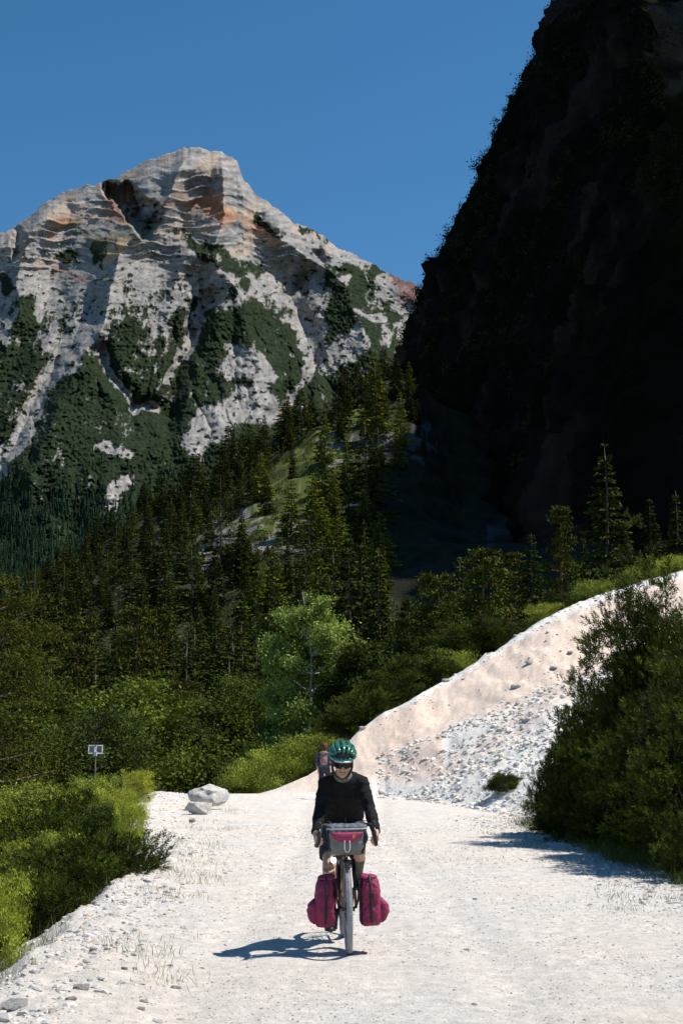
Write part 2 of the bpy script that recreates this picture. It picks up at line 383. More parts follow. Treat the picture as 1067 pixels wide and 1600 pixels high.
tent([(430, 320), (440, 380), (520, 420), (560, 500), (600, 600)], 40, 80, 120)
tent([(60, 330), (30, 420), (30, 500), (-20, 620)], 50, 90, 130)
tent([(290, 400), (230, 520), (200, 600), (170, 760)], 40, 90, 90)
tent([(500, 365), (600, 430), (660, 480)], 25, 45, 70)
rel = rel-260*np.clip(stroke(wx, wy, [(185, 300), (205, 320), (228, 345)], 26), 0, 1)**.7*1.0
rel = rel-90*np.clip(stroke(wx, wy, [(25, 350), (30, 385)], 16), 0, 1)
for g in ([(500, 395), (455, 470), (478, 530), (492, 562), (465, 605), (430, 650)], [(140, 480), (110, 545), (70, 600), (40, 660), (0, 740), (-30, 800)],
          [(150, 545), (180, 590), (205, 630), (245, 640)], [(330, 470), (290, 560), (270, 610), (262, 660)]):
    rel = rel-60*np.clip(stroke(gx, gy, g, 24), 0, 1)
gul = ridged(qf*1.9, PY/260, 0, 3, 101, .4); gul2 = ridged(qf*4.3+.3*fbm(k1*2, k2*2, 0, 2, 97), PY/150, 0, 3, 102, .35)
rel = rel-(75*gul**2+34*gul2**2)*sstep(.16, .5, S)+6*fbm(PX/22, PY/16, 0, 4, 110)+5*(ridged(PX/34+PY/50, PY/11, 0, 4, 112, .5)-.5)+1.5*ridged(PX/7, PY/5, 0, 3, 114)
zz_ = (1162-PY)
lay = zz_/15+.22*(PX-300)/60*.5+1.2*fbm(PX/110, PY/110, 0, 3, 120); fl = lay-np.floor(lay)
rel = rel+top*20*(fl**2.2)*(.4+.8*np.clip(fbm(PX/50, PY/30, 0, 2, 121)+.5, 0, 1))*sstep(0, .04, S)
rel = rel*sstep(-.01, .05, S)+0
D = Dm-rel
ax = (PX-CX)/(F*cP-(CY-PY)*sP); bz = (F*sP+(CY-PY)*cP)/(F*cP-(CY-PY)*sP)
X, Y, Z = ax*D, D, CAM_H+bz*D
# masks
vn = .6*fbm(qf*4, PY/45, 0, 4, 130, .62)+.5*fbm(PX/26, PY/18, 0, 5, 134, .66)-.9*np.maximum(0, gul2-.80)*4*.5; vb = fbm(PX/70, PY/60, 0, 3, 131)
veg = (PY-505)/130.0
for pts, a0, a1 in (([(375, 462), (395, 510), (430, 570)], 22, 62), ([(350, 500), (310, 560)], 20, 45), ([(515, 412), (540, 450), (545, 520)], 16, 60), ([(590, 430), (610, 480)], 14, 30), ([(205, 512), (200, 580), (210, 640)], 16, 70), ([(45, 478), (30, 560), (60, 640)], 16, 48),
                    ([(282, 366), (320, 395), (395, 425)], 9, 14), ([(392, 340), (440, 372)], 7, 9), ([(470, 365), (500, 352), (525, 372)], 8, 8), ([(150, 395), (165, 375)], 12, 10), ([(110, 500), (130, 470)], 12, 8), ([(290, 480), (270, 500)], 20, 18),
                    ([(455, 455), (475, 465)], 11, 11), ([(130, 620), (60, 700)], 50, 60), ([(340, 590), (300, 650)], 30, 50), ([(0, 640), (60, 740), (200, 720), (330, 700)], 70, 60), ([(10, 430), (20, 450)], 8, 10), ([(560, 560), (580, 590)], 40, 40), ([(100, 405), (120, 400)], 9, 7)):
    veg = np.maximum(veg, 1.3*stroke(wx, wy, pts, a0, a1))
for pts, a0, a1 in (([(500, 395), (455, 470), (478, 530), (492, 562), (465, 605), (430, 650)], 14, 7), ([(150, 480), (115, 545), (70, 600), (40, 660), (0, 740), (-20, 790)], 22, 7), ([(150, 545), (180, 590), (205, 630), (245, 640)], 7, 7), ([(330, 470), (285, 560), (262, 600)], 12, 6),
                    ([(310, 690), (345, 650), (400, 625), (420, 640)], 26, 20), ([(175, 780), (215, 735)], 10, 8), ([(150, 710), (195, 700)], 5, 6), ([(10, 690), (0, 740)], 10, 10), ([(520, 560), (560, 530)], 24, 16), ([(600, 440), (630, 470)], 12, 20), ([(370, 560), (410, 600)], 22, 16), ([(600, 500), (560, 490)], 6, 4), ([(540, 440), (520, 430)], 5, 4), ([(90, 545), (60, 520)], 9, 7)):
    q = stroke(wx, wy, pts, a0, a1); veg = np.where(q > -.3, np.minimum(veg, .25-1.2*(q+.3)), veg)
vs_ = fbm(PX/9+PY/40, PY/34, 0, 4, 132, .6)
fine = fbm(PX/3.5, PY/3, 0, 3, 135, .7)
vm = sstep(-.10, .16, np.minimum(veg, .48)-.03+.10*sstep(540, 640, PY)+.62*vn+.34*vs_+.30*vb+.20*fine-(.25*sstep(470, 300, PY)))
vm = np.maximum(vm, sstep(.5, .62, fbm(PX/11, PY/7, 0, 4, 133)+.2*vn+.1*sstep(330, 520, PY))*sstep(300, 420, PY))
n0 = fbm(PX/9, PY/6, 0, 4, 140); n2 = fbm(PX/45, PY/35, 0, 4, 141)
c = np.ones(PX.shape+(3,))*np.array((.265, .255, .24))
c = lerpc(c, np.clip(.5+n2*1.2, 0, 1), (.335, .31, .285)); st = fbm(PX/3.2, PY/13, 0, 4, 142, .65); ly = fbm(PX/30, (lay*3.1), 0, 3, 143, .7)
c = c*(1+.30*n0+.16*st*(1-top)+.42*ly*top+.12*fine)[..., None]
c = lerpc(c, sstep(.80, .95, gul2)*sstep(360, 480, PY)*.8, (.46, .43, .39))
c = lerpc(c, top*sstep(.1, .6, n2+.15)*.6, (.40, .30, .22))
for pts, a0, a1, k in (([(310, 322), (350, 332)], 26, 22, (.42, .19, .10)), ([(165, 375), (175, 398), (190, 385)], 14, 12, (.50, .33, .17)), ([(85, 350), (120, 348)], 16, 10, (.38, .21, .13)), ([(170, 322), (195, 345)], 14, 16, (.26, .14, .09)), ([(380, 340), (430, 385)], 12, 10, (.42, .25, .16)), ([(240, 318), (270, 322)], 12, 8, (.45, .27, .16)), ([(615, 432), (640, 445), (630, 470)], 14, 20, (.13, .045, .035)), ([(90, 430), (125, 440)], 9, 6, (.25, .12, .08)), ([(440, 645), (455, 630)], 9, 9, (.5, .36, .25))):
    c = lerpc(c, sstep(0, .7, stroke(wx, wy, pts, a0, a1)+.5*n0+.35*n2)*.85*(stroke(wx, wy, pts, a0, a1) > -.6), k)
gn = fbm(PX/5, PY/5, 0, 3, 150)
c = c*(1-vm[..., None])+(np.array((.018, .029, .011))*(1+.55*gn[..., None]))*vm[..., None]
olive = sstep(.2, .8, stroke(wx, wy, [(120, 355), (170, 375), (230, 350)], 22)+.6*vn)*top
c = lerpc(c, olive*.5, (.15, .15, .08))
D = D-vm*6*(.5+gn)
X, Y, Z = ax*D, D, CAM_H+bz*D
# back of the mountain, so that it is solid
back = []
for dd, dz in ((60, 40), (300, 320), (900, 900)):
    back.append(np.stack([X[0]*(1+dd/3000), Y[0]+dd, np.maximum(Z[0]-dz, 0)], -1))
V = np.concatenate([np.stack(back[::-1]), np.stack([X, Y, Z], -1)]); Cc = np.concatenate([np.repeat(c[:1], 3, 0), c])
me = mesh_np('mountain', V.reshape(-1, 3), grid_faces(V.shape[0], V.shape[1]), True, Cc.reshape(-1, 3))
tag(link('mountain', me, M['rockface']), kind='structure')
# forest on the mountain's foot: nobody could count it
sel = rng.random(PX.shape)*1.0
dens = sstep(700, 900, PY)*vm*(PX < 420)*(PX > -120)*(.4+1.2*sstep(-.3, .5, vb))
pick = np.argwhere(sel < dens*.085)
pick = pick[rng.permutation(len(pick))[:5200]]
n = len(pick); bx, by, bz_ = X[pick[:, 0], pick[:, 1]], Y[pick[:, 0], pick[:, 1]], Z[pick[:, 0], pick[:, 1]]
hh = rng.uniform(8, 19, n); rr = hh*rng.uniform(.14, .2, n); tiers = 4; sides = 6; vs = []; fs = []
for t in range(tiers):
    z0 = hh*(.05+.22*t); z1 = hh*np.minimum(.48+.2*t, 1.0); r0 = rr*(1-.22*t); ang0 = rng.uniform(0, 6.28, n)
    for kk in range(sides):
        jr = rng.uniform(.65, 1.2, n)
        vs.append(np.stack([bx+r0*jr*np.cos(ang0+kk*2*np.pi/sides), by+r0*jr*np.sin(ang0+kk*2*np.pi/sides), bz_+z0-1+rng.uniform(-.6, .6, n)], -1))
    vs.append(np.stack([bx, by, bz_+z1], -1))
vs = np.stack(vs, 1).reshape(-1, 3); per = tiers*(sides+1)
loc = np.array([[t*(sides+1)+k, t*(sides+1)+(k+1) % sides, t*(sides+1)+sides] for t in range(tiers) for k in range(sides)])
fs = (loc[None]+(np.arange(n)*per)[:, None, None]).reshape(-1, 3)
cc = np.repeat(np.array((.022, .042, .020))*rng.uniform(.6, 1.7, (n, 1)), per, 0)
tag(link('distant_forest', mesh_np('distant_forest', vs, fs, False, cc), M['spruce']), kind='stuff')

# ================================================================= SHADED ROCK WALL
SIL = [(560, 640), (592, 590), (612, 545), (627, 505), (640, 470), (655, 430), (672, 395), (690, 362), (700, 330), (718, 300), (735, 268), (748, 230), (765, 195), (780, 160), (790, 138), (802, 108), (818, 80), (832, 56), (850, 20), (866, -5), (905, -80), (965, -180), (1060, -290), (1250, -380), (1600, -460)]
Dc = 600.0
cx_ = np.array([at(px, py, Dc)[0] for px, py in SIL]); cz_ = np.array([at(px, py, Dc)[2] for px, py in SIL])
cx_ = np.concatenate([[cx_[0]-70], cx_]); cz_ = np.concatenate([[-20], cz_])
PATH = np.array([(-1.2, 420, 420), (-.6, 190, 240), (-.15, 28, 60), (0, 0, 0), (.25, 30, -85), (.5, 64, -172), (.75, 68, -262), (1., 104, -350), (1.4, 225, -450), (1.9, 400, -540), (2.6, 620, -690)])
wv = np.concatenate([np.linspace(-1.2, -.1, 40, endpoint=False), np.linspace(-.1, .85, 420), np.linspace(.86, 2.6, 60)]); zv = np.concatenate([np.linspace(-20, 340, 420), np.linspace(342, cz_[-1], 60)])
Wg, Zg = np.meshgrid(wv, zv)
Px, Py = np.interp(Wg, PATH[:, 0], PATH[:, 1]), np.interp(Wg, PATH[:, 0], PATH[:, 2])
Xc = np.interp(Zg, cz_, cx_)+Px; Yc = Dc+Py+0*Zg
# relief pushed out of the wall (towards the lower left of the valley)
nv = np.array((-.86, -.36, .36)); u_ = Wg*375
b = 10*ridged(u_/60, Zg/130, 0, 4, 201)+6*fbm(u_/16, Zg/24, 0, 5, 205, .6)+4*ridged(u_/11+Zg/40, Zg/15, 0, 4, 209, .6)-12
led = Zg/32+.9*fbm(u_/90, Zg/90, 0, 3, 215); fl = led-np.floor(led); b = b+3*fl**2
edge = sstep(-.02, .06, Wg)
b = b*(.35+.65*edge)-3*(1-edge)-2
for w0_, z0_, rw_, rz_, am_ in ((.712, 186, .018, 11, 21), (.745, 176, .016, 9, 23), (.765, 160, .013, 6, 20)):
    b = b+am_*np.exp(-((Wg-w0_+.008*fbm(u_/9, Zg/11, 0, 3, 231))/rw_)**2-((Zg-z0_+4*fbm(u_/8, Zg/10, 0, 3, 232))/rz_)**2)*(.55+.65*ridged(u_/10, Zg/13, 0, 5, 230, .6))
Xc, Yc, Zc = Xc+b*nv[0], Yc+b*nv[1], Zg+b*nv[2]
n1 = fbm(u_/14, Zg/34, 0, 5, 221); n2 = fbm(u_/45, Zg/60, 0, 4, 222)
c = np.ones(Wg.shape+(3,))*np.array((.012, .011, .011))  # wall colours painted near black, the shade put into the rock colour
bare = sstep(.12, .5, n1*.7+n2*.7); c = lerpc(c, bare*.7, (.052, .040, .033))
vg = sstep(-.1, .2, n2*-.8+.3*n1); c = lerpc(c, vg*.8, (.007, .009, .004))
pale = sstep(.15, .5, np.exp(-((Wg-.745)/.06)**2-((Zg-172)/34)**2)-.9*np.abs(n1)-.15); c = lerpc(c, pale*.9, (.10, .085, .068)); c = lerpc(c, sstep(.0, .25, n1)*sstep(-.2, .3, np.exp(-((Wg-.775)/.1)**2-((Zg-168)/50)**2)-.2)*.9, (.02, .024, .008))  # paler colour painted on the crags meant to look sunlit
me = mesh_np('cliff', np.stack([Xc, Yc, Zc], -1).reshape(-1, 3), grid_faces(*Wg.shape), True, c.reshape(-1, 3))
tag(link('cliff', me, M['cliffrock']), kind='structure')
# scrub clinging to the wall and its edge
def tri_cloud(C, size, r, flat=.0):
    n = len(C); d1 = r.normal(size=(n, 3)); d1 /= np.linalg.norm(d1, axis=1)[:, None]; d2 = np.cross(d1, r.normal(size=(n, 3))); d2 /= np.linalg.norm(d2, axis=1)[:, None]+1e-9
    s = np.asarray(size).reshape(-1, 1)*r.uniform(.6, 1.3, (n, 1))
    V = np.stack([C-d1*s*.5, C+d2*s*.32, C+d1*s*.5, C-d2*s*.32], 1).reshape(-1, 3)
    return V, np.arange(4*n).reshape(n, 4)
i = np.argwhere((np.abs(Wg-.0) < .035) & (Zg < 330) & (Zg > 60)); i = i[rng.permutation(len(i))[:520]]
j = np.argwhere((Wg > .02) & (Wg < .7) & (Zg < 330) & (Zg > 60) & (vg > .5)); j = j[rng.permutation(len(j))[:1500]]
k = np.argwhere((pale+.3*np.exp(-((Wg-.79)/.05)**2-((Zg-150)/22)**2) > .12)); k = k[rng.permutation(len(k))[:170]]
ij = np.concatenate([i, j, k]); P0 = np.stack([Xc[ij[:, 0], ij[:, 1]], Yc[ij[:, 0], ij[:, 1]], Zc[ij[:, 0], ij[:, 1]]], -1)+nv*1.0
rad = rng.uniform(.8, 2.4, len(P0)); per = 60
C0 = (P0[:, None]+rng.normal(size=(len(P0), per, 3))*rad[:, None, None]*np.array((.55, .55, .6))).reshape(-1, 3)
V, Fq = tri_cloud(C0, np.repeat(rad*.42, per), rng)
cc = np.repeat(np.repeat(np.array((.030, .040, .012))*rng.uniform(.5, 1.8, (len(P0), 1)), per, 0), 4, 0)
tag(link('cliff_scrub', mesh_np('cliff_scrub', V, Fq, False, cc), M['spruce']), kind='stuff')

# undergrowth of the wooded slopes: nobody could count it
n = 9500; a = (rng.uniform(-200, 760, n)-CX)/2251; y = 76*(455/76)**rng.random(n); x = a*y; z = terrain(x, y); px, py = proj(x, y, z)
ok = ~((px > 600) & (y > 230)); g = np.maximum(stroke(px, py, [(370, 830), (450, 790), (500, 750), (600, 730)], 40), stroke(px, py, [(430, 770), (500, 700), (620, 660)], 40)); ok &= (g < .2) | (rng.random(n) < .45)
x, y, z = x[ok], y[ok], z[ok]; rad = rng.uniform(.6, 1.7, len(x)); per = 46
tall = np.where((rng.random(len(x)) < .5) & (y > 150), 2.6, 1.0); g = rng.normal(size=(len(x), per, 3)); up = np.abs(g[..., 2])*.62*tall[:, None]; taper = np.clip(1.15-up/(tall[:, None]*1.5), .15, 1)
C0 = (np.stack([x, y, z], -1)[:, None]+np.stack([g[..., 0]*.5*taper, g[..., 1]*.5*taper, up], -1)*rad[:, None, None]).reshape(-1, 3)
V, Fq = tri_cloud(C0, np.repeat(.26+.16*rad, per), rng)
cc = np.repeat(np.repeat(np.array((.055, .068, .012))*rng.uniform(.4, 1.7, (len(x), 1))*np.where(rng.random((len(x), 1)) < .2, 1.5, 1), per, 0), 4, 0)
tag(link('undergrowth', mesh_np('undergrowth', V, Fq, False, cc), M['spruce']), kind='stuff')

# ================================================================= VEGETATION
def unit(v): return v/(np.linalg.norm(v, axis=-1, keepdims=True)+1e-9)
def blades(P, Dv, L, W, r, roll=None):
    """rhombus leaves: base P, direction Dv, length L, width W"""
    n = len(P); s = unit(np.cross(Dv, r.normal(size=(n, 3)))); L = np.broadcast_to(L, (n,))[:, None]; W = np.broadcast_to(W, (n,))[:, None]
    V = np.stack([P, P+Dv*L*.45+s*W*.5, P+Dv*L, P+Dv*L*.45-s*W*.5], 1).reshape(-1, 3)
    return V, np.arange(4*n).reshape(n, 4)
def cols4(base, tone, per=4): return np.repeat(np.asarray(base)*np.asarray(tone)[:, None], per, 0)
def thing_plant(name, crown_me, crown_mat, trunk_mb, trunk_mat, h, part='trunk', cpart='crown'):
    t = empty(name); t['h'] = h
    link(cpart, crown_me, crown_mat, t)
    if trunk_mb is not None and trunk_mb.v: trunk_mb.build(part, trunk_mat, t, smooth=True)
    return t
def make_spruce(seed, h=10., rad=1.7, dens=1., col=(.050, .064, .010), droop=.35, power=.85, gap=0., clear=.06):
    r = np.random.default_rng(seed); P = []; Dn = []; Ls = []; T = []; mb = MB()
    mb.tube([(0, 0, -.6), (0, 0, h*.35), (.03*r.normal(), .03*r.normal(), h*.7), (0, 0, h*.99)], [h*.014, h*.010, h*.006, .01], 6)
    nlev = int(34*dens**.5)
    for i in range(nlev):
        f = clear+(1-clear)*(i/nlev)+r.uniform(-.01, .01)
        if r.random() < gap: continue
        nb = int(r.integers(6, 9)); Rl = rad*(1-f)**power*(.35+.65*min(1, (f-clear+.1)/.12)); a0 = r.uniform(0, 6.28)
        for b in range(nb):
            if r.random() < .12+gap: continue
            a = a0+b*6.283/nb+r.uniform(-.4, .4); Lb = Rl*r.uniform(.45, 1.25); m = max(7, int(32*dens*Lb/rad+5))
            t = r.uniform(.12, 1, m)**.75
            rise = .22*(f-.35)
            x = t*Lb; z = f*h+rise*Lb*t*2-droop*Lb*t*t+.10*Lb*t**4
            wd = .22*Lb*(1-t)+.06; side = r.uniform(-1, 1, m)*wd
            ca, sa = math.cos(a), math.sin(a)
            p = np.stack([x*ca-side*sa, x*sa+side*ca, z+r.normal(0, .03, m)], 1)
            d = unit(np.stack([ca+0*x-side/wd*sa*.7, sa+0*x+side/wd*ca*.7, -.45+r.normal(0, .3, m)], 1))
            P.append(p); Dn.append(d); Ls.append(np.full(m, .06*h**.55*.62)*(1.15-.6*f)*r.uniform(.7, 1.3, m)); T.append(np.full(m, r.uniform(.6, 1.35))*(.7+.5*t)*r.uniform(.8, 1.2, m))
            if b % 3 == 0 and f < .8: mb.tube([(0, 0, f*h), (Lb*.75*ca, Lb*.75*sa, f*h+rise*Lb*1.4-droop*Lb*.5)], [.022, .006], 3, cap=False)
    P, Dn, Ls, T = np.concatenate(P), np.concatenate(Dn), np.concatenate(Ls), np.concatenate(T)
    V, Fq = blades(P, Dn, Ls*2.6, Ls*1.25, r)
    return thing_plant('spruce_tree', mesh_np('crown', V, Fq, False, cols4(col, T)), M['spruce'], mb, M['bark'], h)
def make_scots(seed, h=10., spread=2.4, bare=.35, red=True, n=26, per=170, col=(.075, .088, .014), lean=.0, nl=(.34, .13), dead=7):
    """open pine: bare lower trunk, clumped pads of needles at branch ends, some dead limbs"""
    r = np.random.default_rng(seed); mb = MB(); C = []; T = []
    tp = curve([(0, 0, -.6), (lean*.3, .1, h*.3), (lean*.2+.15*r.normal(), .1, h*.6), (lean, 0, h*.97)], 5); mb.tube(tp, list(np.linspace(h*.021, .025, len(tp))), 7)
    for i in range(n):
        f = bare+(1-bare)*((i+.5)/n)**.9; base = tp[min(len(tp)-1, int(f*(len(tp)-1)))]; a = i*2.4+r.uniform(-.5, .5)
        L = spread*(1.02-f)**.55*r.uniform(.55, 1.1)+.25; up = .12+.5*f
        e = base+Vector((math.cos(a)*L, math.sin(a)*L, L*up*.55)); mid = base.lerp(e, .55)+Vector((0, 0, -.06*L))
        mb.tube([base, mid, e], [h*.006*(1.2-f), h*.004, .012], 4, cap=False)
        for q, rr in ((e, .30*L+.22), (mid.lerp(e, .4)+Vector((r.normal()*.2, r.normal()*.2, .05)), .24*L+.18)):
            m = per//2; g = r.normal(size=(m, 3))*np.array((rr*.62, rr*.62, rr*.26)); C.append(np.array(q)+g); T.append(np.full(m, r.uniform(.65, 1.35))*r.uniform(.8, 1.2, m))
    for i in range(dead):                                  # dead lower limbs
        f = r.uniform(.12, bare+(.05 if dead < 10 else .5)); base = tp[int(f*(len(tp)-1))]; a = r.uniform(0, 6.28); L = spread*r.uniform(.35, .8 if dead < 10 else 1.15)
        mb.tube([base, base+Vector((math.cos(a)*L*.6, math.sin(a)*L*.6, .05*L)), base+Vector((math.cos(a)*L, math.sin(a)*L, -.15*L))], [.035, .02, .006], 4, cap=False)
    C, T = np.concatenate(C), np.concatenate(T); dv = unit(r.normal(size=C.shape)+np.array((0, 0, .5)))
    V, Fq = blades(C, dv, nl[0]*r.uniform(.6, 1.2, len(C)), nl[1], r)
    return thing_plant('pine_tree', mesh_np('crown', V, Fq, False, cols4(col, T)), M['spruce'], mb, M['deadwood'] if red is None else M['redbark'] if red else M['bark'], h)
def make_broad(name, seed, h=8., w_=2., leaf=.16, nl=9000, col=(.075, .105, .030), bark='bark', stems=1, low=.12, tips=60, slim=1.0, mat='leaf', narrow=.5, upw=.2, clump=.30):
    """stems forking into limbs, leaves in clumps round the limb ends: gaps between the clumps"""
    r = np.random.default_rng(seed); mb = MB(); E = []
    for sidx in range(stems):
        a0 = r.uniform(0, 6.28); off = 0 if stems == 1 else w_*r.uniform(.0, .35)
        b0 = Vector((math.cos(a0)*off*.3, math.sin(a0)*off*.3, -.4)); top = Vector((math.cos(a0)*off*1.4, math.sin(a0)*off*1.4, h*r.uniform(.8, .97)))
        tp = curve([b0, b0.lerp(top, .35)+Vector((r.normal()*.05*h*.3, r.normal()*.05*h*.3, 0)), b0.lerp(top, .7)+Vector((r.normal()*.02*h, r.normal()*.02*h, 0)), top], 4)
        mb.tube(tp, list(np.linspace((.0065 if bark == 'birchbark' else .010)*h/stems**.4, .002*h/stems**.6, len(tp))), 6, cap=False)
        for i in range(tips//stems):
            f = low+(1-low)*((i+.5)/(tips//stems)); base = tp[min(len(tp)-1, int(f*.93*(len(tp)-1)))]
            prof = math.sin(math.pi*min(1, (f-low+.12)/(1-low+.12))**.8)**.6*slim; a = r.uniform(0, 6.28); L = w_*prof*r.uniform(.5, 1.08)+.12*w_
            e = base+Vector((math.cos(a)*L, math.sin(a)*L, L*r.uniform(.15, .8)+.0)); mid = base.lerp(e, .5)+Vector((0, 0, -.05*L))
            mb.tube([base, mid, e], [.004*h/stems**.4, .002*h, .004], 4, cap=False); E += [(e, L), (mid.lerp(e, .45), L*.8)]
    wts = np.array([x[1] for x in E])**1.1; wts /= wts.sum(); C = []; T = []
    for (e, L), q in zip(E, wts):
        m = max(6, int(nl*q)); s = clump*(.35+.5*L/w_)*w_*.62
        C.append(np.array(e)+r.normal(size=(m, 3))*np.array((s, s, s*.75))); T.append(np.full(m, r.uniform(.45, 1.5))*r.uniform(.7, 1.3, m))
    C, T = np.concatenate(C), np.concatenate(T); C[:, 2] = np.maximum(C[:, 2], .03)
    V, Fq = blades(C, unit(r.normal(size=C.shape)+np.array((0, 0, upw))), leaf*r.uniform(.6, 1.3, len(C)), leaf*narrow, r)
    return thing_plant(name, mesh_np('crown', V, Fq, False, cols4(col, T)), M[mat], mb, M[bark], h, part='trunk' if stems == 1 else 'stems')
def make_mugo(seed, R_=1.4, h=2.1, tips=420, shoots=14, need=13, col=(.042, .058, .004)):
    """dwarf pine: limbs rising from the base, needle shoots gathered in rounded tufts with dark gaps between"""
    r = np.random.default_rng(seed); mb = MB(); P = []; Dn = []; T = []; asp = h/R_
    for i in range(tips):
        a = r.uniform(0, 6.28); sn = r.uniform(.0, 1)**.8; el = math.asin(sn); rr = r.uniform(.62, 1.0)*(1+.20*math.sin(a*2+seed)+.15*math.sin(a*3+2*seed+el*4))
        rr *= 1.0+.13*(r.random() < .12)
        e = np.array((math.cos(a)*math.cos(el)**.7*R_*rr, math.sin(a)*math.cos(el)**.7*R_*rr, (.10+.90*sn)*h*rr)); out = unit(e*np.array((1, 1, .45)))
        m = shoots; tone = r.uniform(.25, 1.35)*(.75+.5*(rr-.6)/.4)*(1.35 if r.random() < .2 else 1); g = r.normal(size=(m, 3))*np.array((.085, .085, .06))  # tone falls towards the core: inner shade painted into the shoots
        P.append(e+g); Dn.append(unit(out*.8+np.array((0, 0, .5))+g*6+r.normal(size=(m, 3))*.3)); T.append(np.full(m, tone)*r.uniform(.75, 1.3, m))
        if i % 4 == 0:
            b = np.array((math.cos(a)*.12, math.sin(a)*.12, 0)); mid = np.array((e[0]*.6, e[1]*.6, e[2]*.35)); mb.tube([b, mid, mid*.25+e*.7], [.035, .022, .008], 4, cap=False)
    P, Dn, T = np.concatenate(P), np.concatenate(Dn), np.concatenate(T); n = len(P)
    t = np.tile(np.linspace(0, 1, need), n); Pr = np.repeat(P, need, 0); Dr_ = np.repeat(Dn, need, 0)
    s = unit(np.cross(Dr_, r.normal(size=Dr_.shape))); nd = unit(Dr_*.8+s*(1.0-.5*t[:, None]))
    V, Fq = blades(Pr+Dr_*(t*.09)[:, None], nd, .072, .014, r); cc = cols4(col, np.repeat(T, need))
    return thing_plant('dwarf_pine', mesh_np('foliage', V, Fq, False, cc), M['mugo'], mb, M['bark'], h, part='stems', cpart='foliage')

SPR = [make_spruce(1), make_spruce(2, rad=1.35, dens=.9), make_spruce(3, rad=2.0, gap=.10, droop=.2), make_spruce(4, rad=1.15, dens=.8, power=.7), make_spruce(5, rad=1.6, gap=.18, clear=.16)]
SPR += [make_spruce(6, rad=2.3, gap=.22, clear=.12, droop=.12, power=.6, dens=1.1), make_spruce(7, rad=1.9, gap=.05, power=1.0, dens=1.2)]
LARCH = make_spruce(8, rad=1.9, dens=1.0, col=(.125, .145, .012), droop=.12, gap=.12, power=.7); LARCH.name = 'larch_tree'
SCOT = [make_scots(11), make_scots(12, spread=2.0, bare=.2, n=30), make_scots(13, spread=2.9, bare=.12, n=34, per=200, lean=.4)]
BROAD = [make_broad('broadleaf_tree', 21, 8, 2.3, leaf=.26, nl=12000, col=(.085, .11, .014), low=.08), make_broad('broadleaf_tree', 22, 8, 2.0, leaf=.26, nl=12000, col=(.058, .082, .012), low=.05)]
BIRCH = make_broad('birch_tree', 23, 11.5, 2.3, leaf=.19, nl=46000, col=(.27, .33, .07), bark='birchbark', low=.06, tips=90, slim=1.05, clump=.26)
WILLOW = [make_broad('willow_shrub', 31, 3.2, 1.6, leaf=.13, nl=17000, col=(.34, .37, .045), stems=9, low=.05, tips=110, narrow=.26, upw=.9, clump=.20), make_broad('willow_shrub', 32, 3.0, 1.5, leaf=.12, nl=17000, col=(.26, .31, .045), stems=8, low=.03, tips=100, narrow=.30, upw=.8, clump=.26)]
MUGO = [make_mugo(41, 1.35, 2.0, tips=560), make_mugo(42, 1.45, 3.1, tips=1050), make_mugo(43, .95, 1.0, tips=240), make_mugo(44, 1.1, 1.6, tips=390)]
def mugo_for(hg): return MUGO[1] if hg > 2.5 else MUGO[0] if hg > 1.75 else MUGO[3] if hg > 1.25 else MUGO[2]
NEARPINE = [make_scots(14, h=10, spread=2.9, bare=.10, n=44, per=900, lean=.4, nl=(.15, .035), dead=34, red=None, col=(.085, .095, .014)), make_scots(15, h=10, spread=2.5, bare=.16, n=36, per=1100, nl=(.16, .04), col=(.070, .080, .013))]
BIRCHY = [make_broad('broadleaf_tree', 24, 8, 2.3, leaf=.15, nl=30000, col=(.095, .125, .014), low=.08, tips=90), make_broad('broadleaf_tree', 25, 8, 2.1, leaf=.14, nl=30000, col=(.058, .082, .013), low=.05, tips=90)]
PROTO_USED = set()
def place(proto, x, y, h=None, rz=None, sx=1.0, z=None, label=None, cat=None, group=None, sink=0.0, tilt=0.0, name=None):
    t = proto if proto not in PROTO_USED else copy_tree(proto); PROTO_USED.add(proto)
    s = (h/proto['h']) if h else 1.0
    t.location = (x, y, (H(x, y) if z is None else z)-sink); t.scale = (s*sx, s*sx, s)
    t.rotation_euler = (tilt, 0, random.uniform(0, 6.28) if rz is None else rz)
    if group: t['group'] = group
    if label: t['label'] = label
    if cat: t['category'] = cat
    return t
def place_px(proto, px, D, top, hmin=2, **k):
    a, b = ray(px, (top+1150)/2); x = a*D; zt = CAM_H+ray(px, top)[1]*D; return place(proto, x, D, max(hmin, zt-H(x, D)), **k)

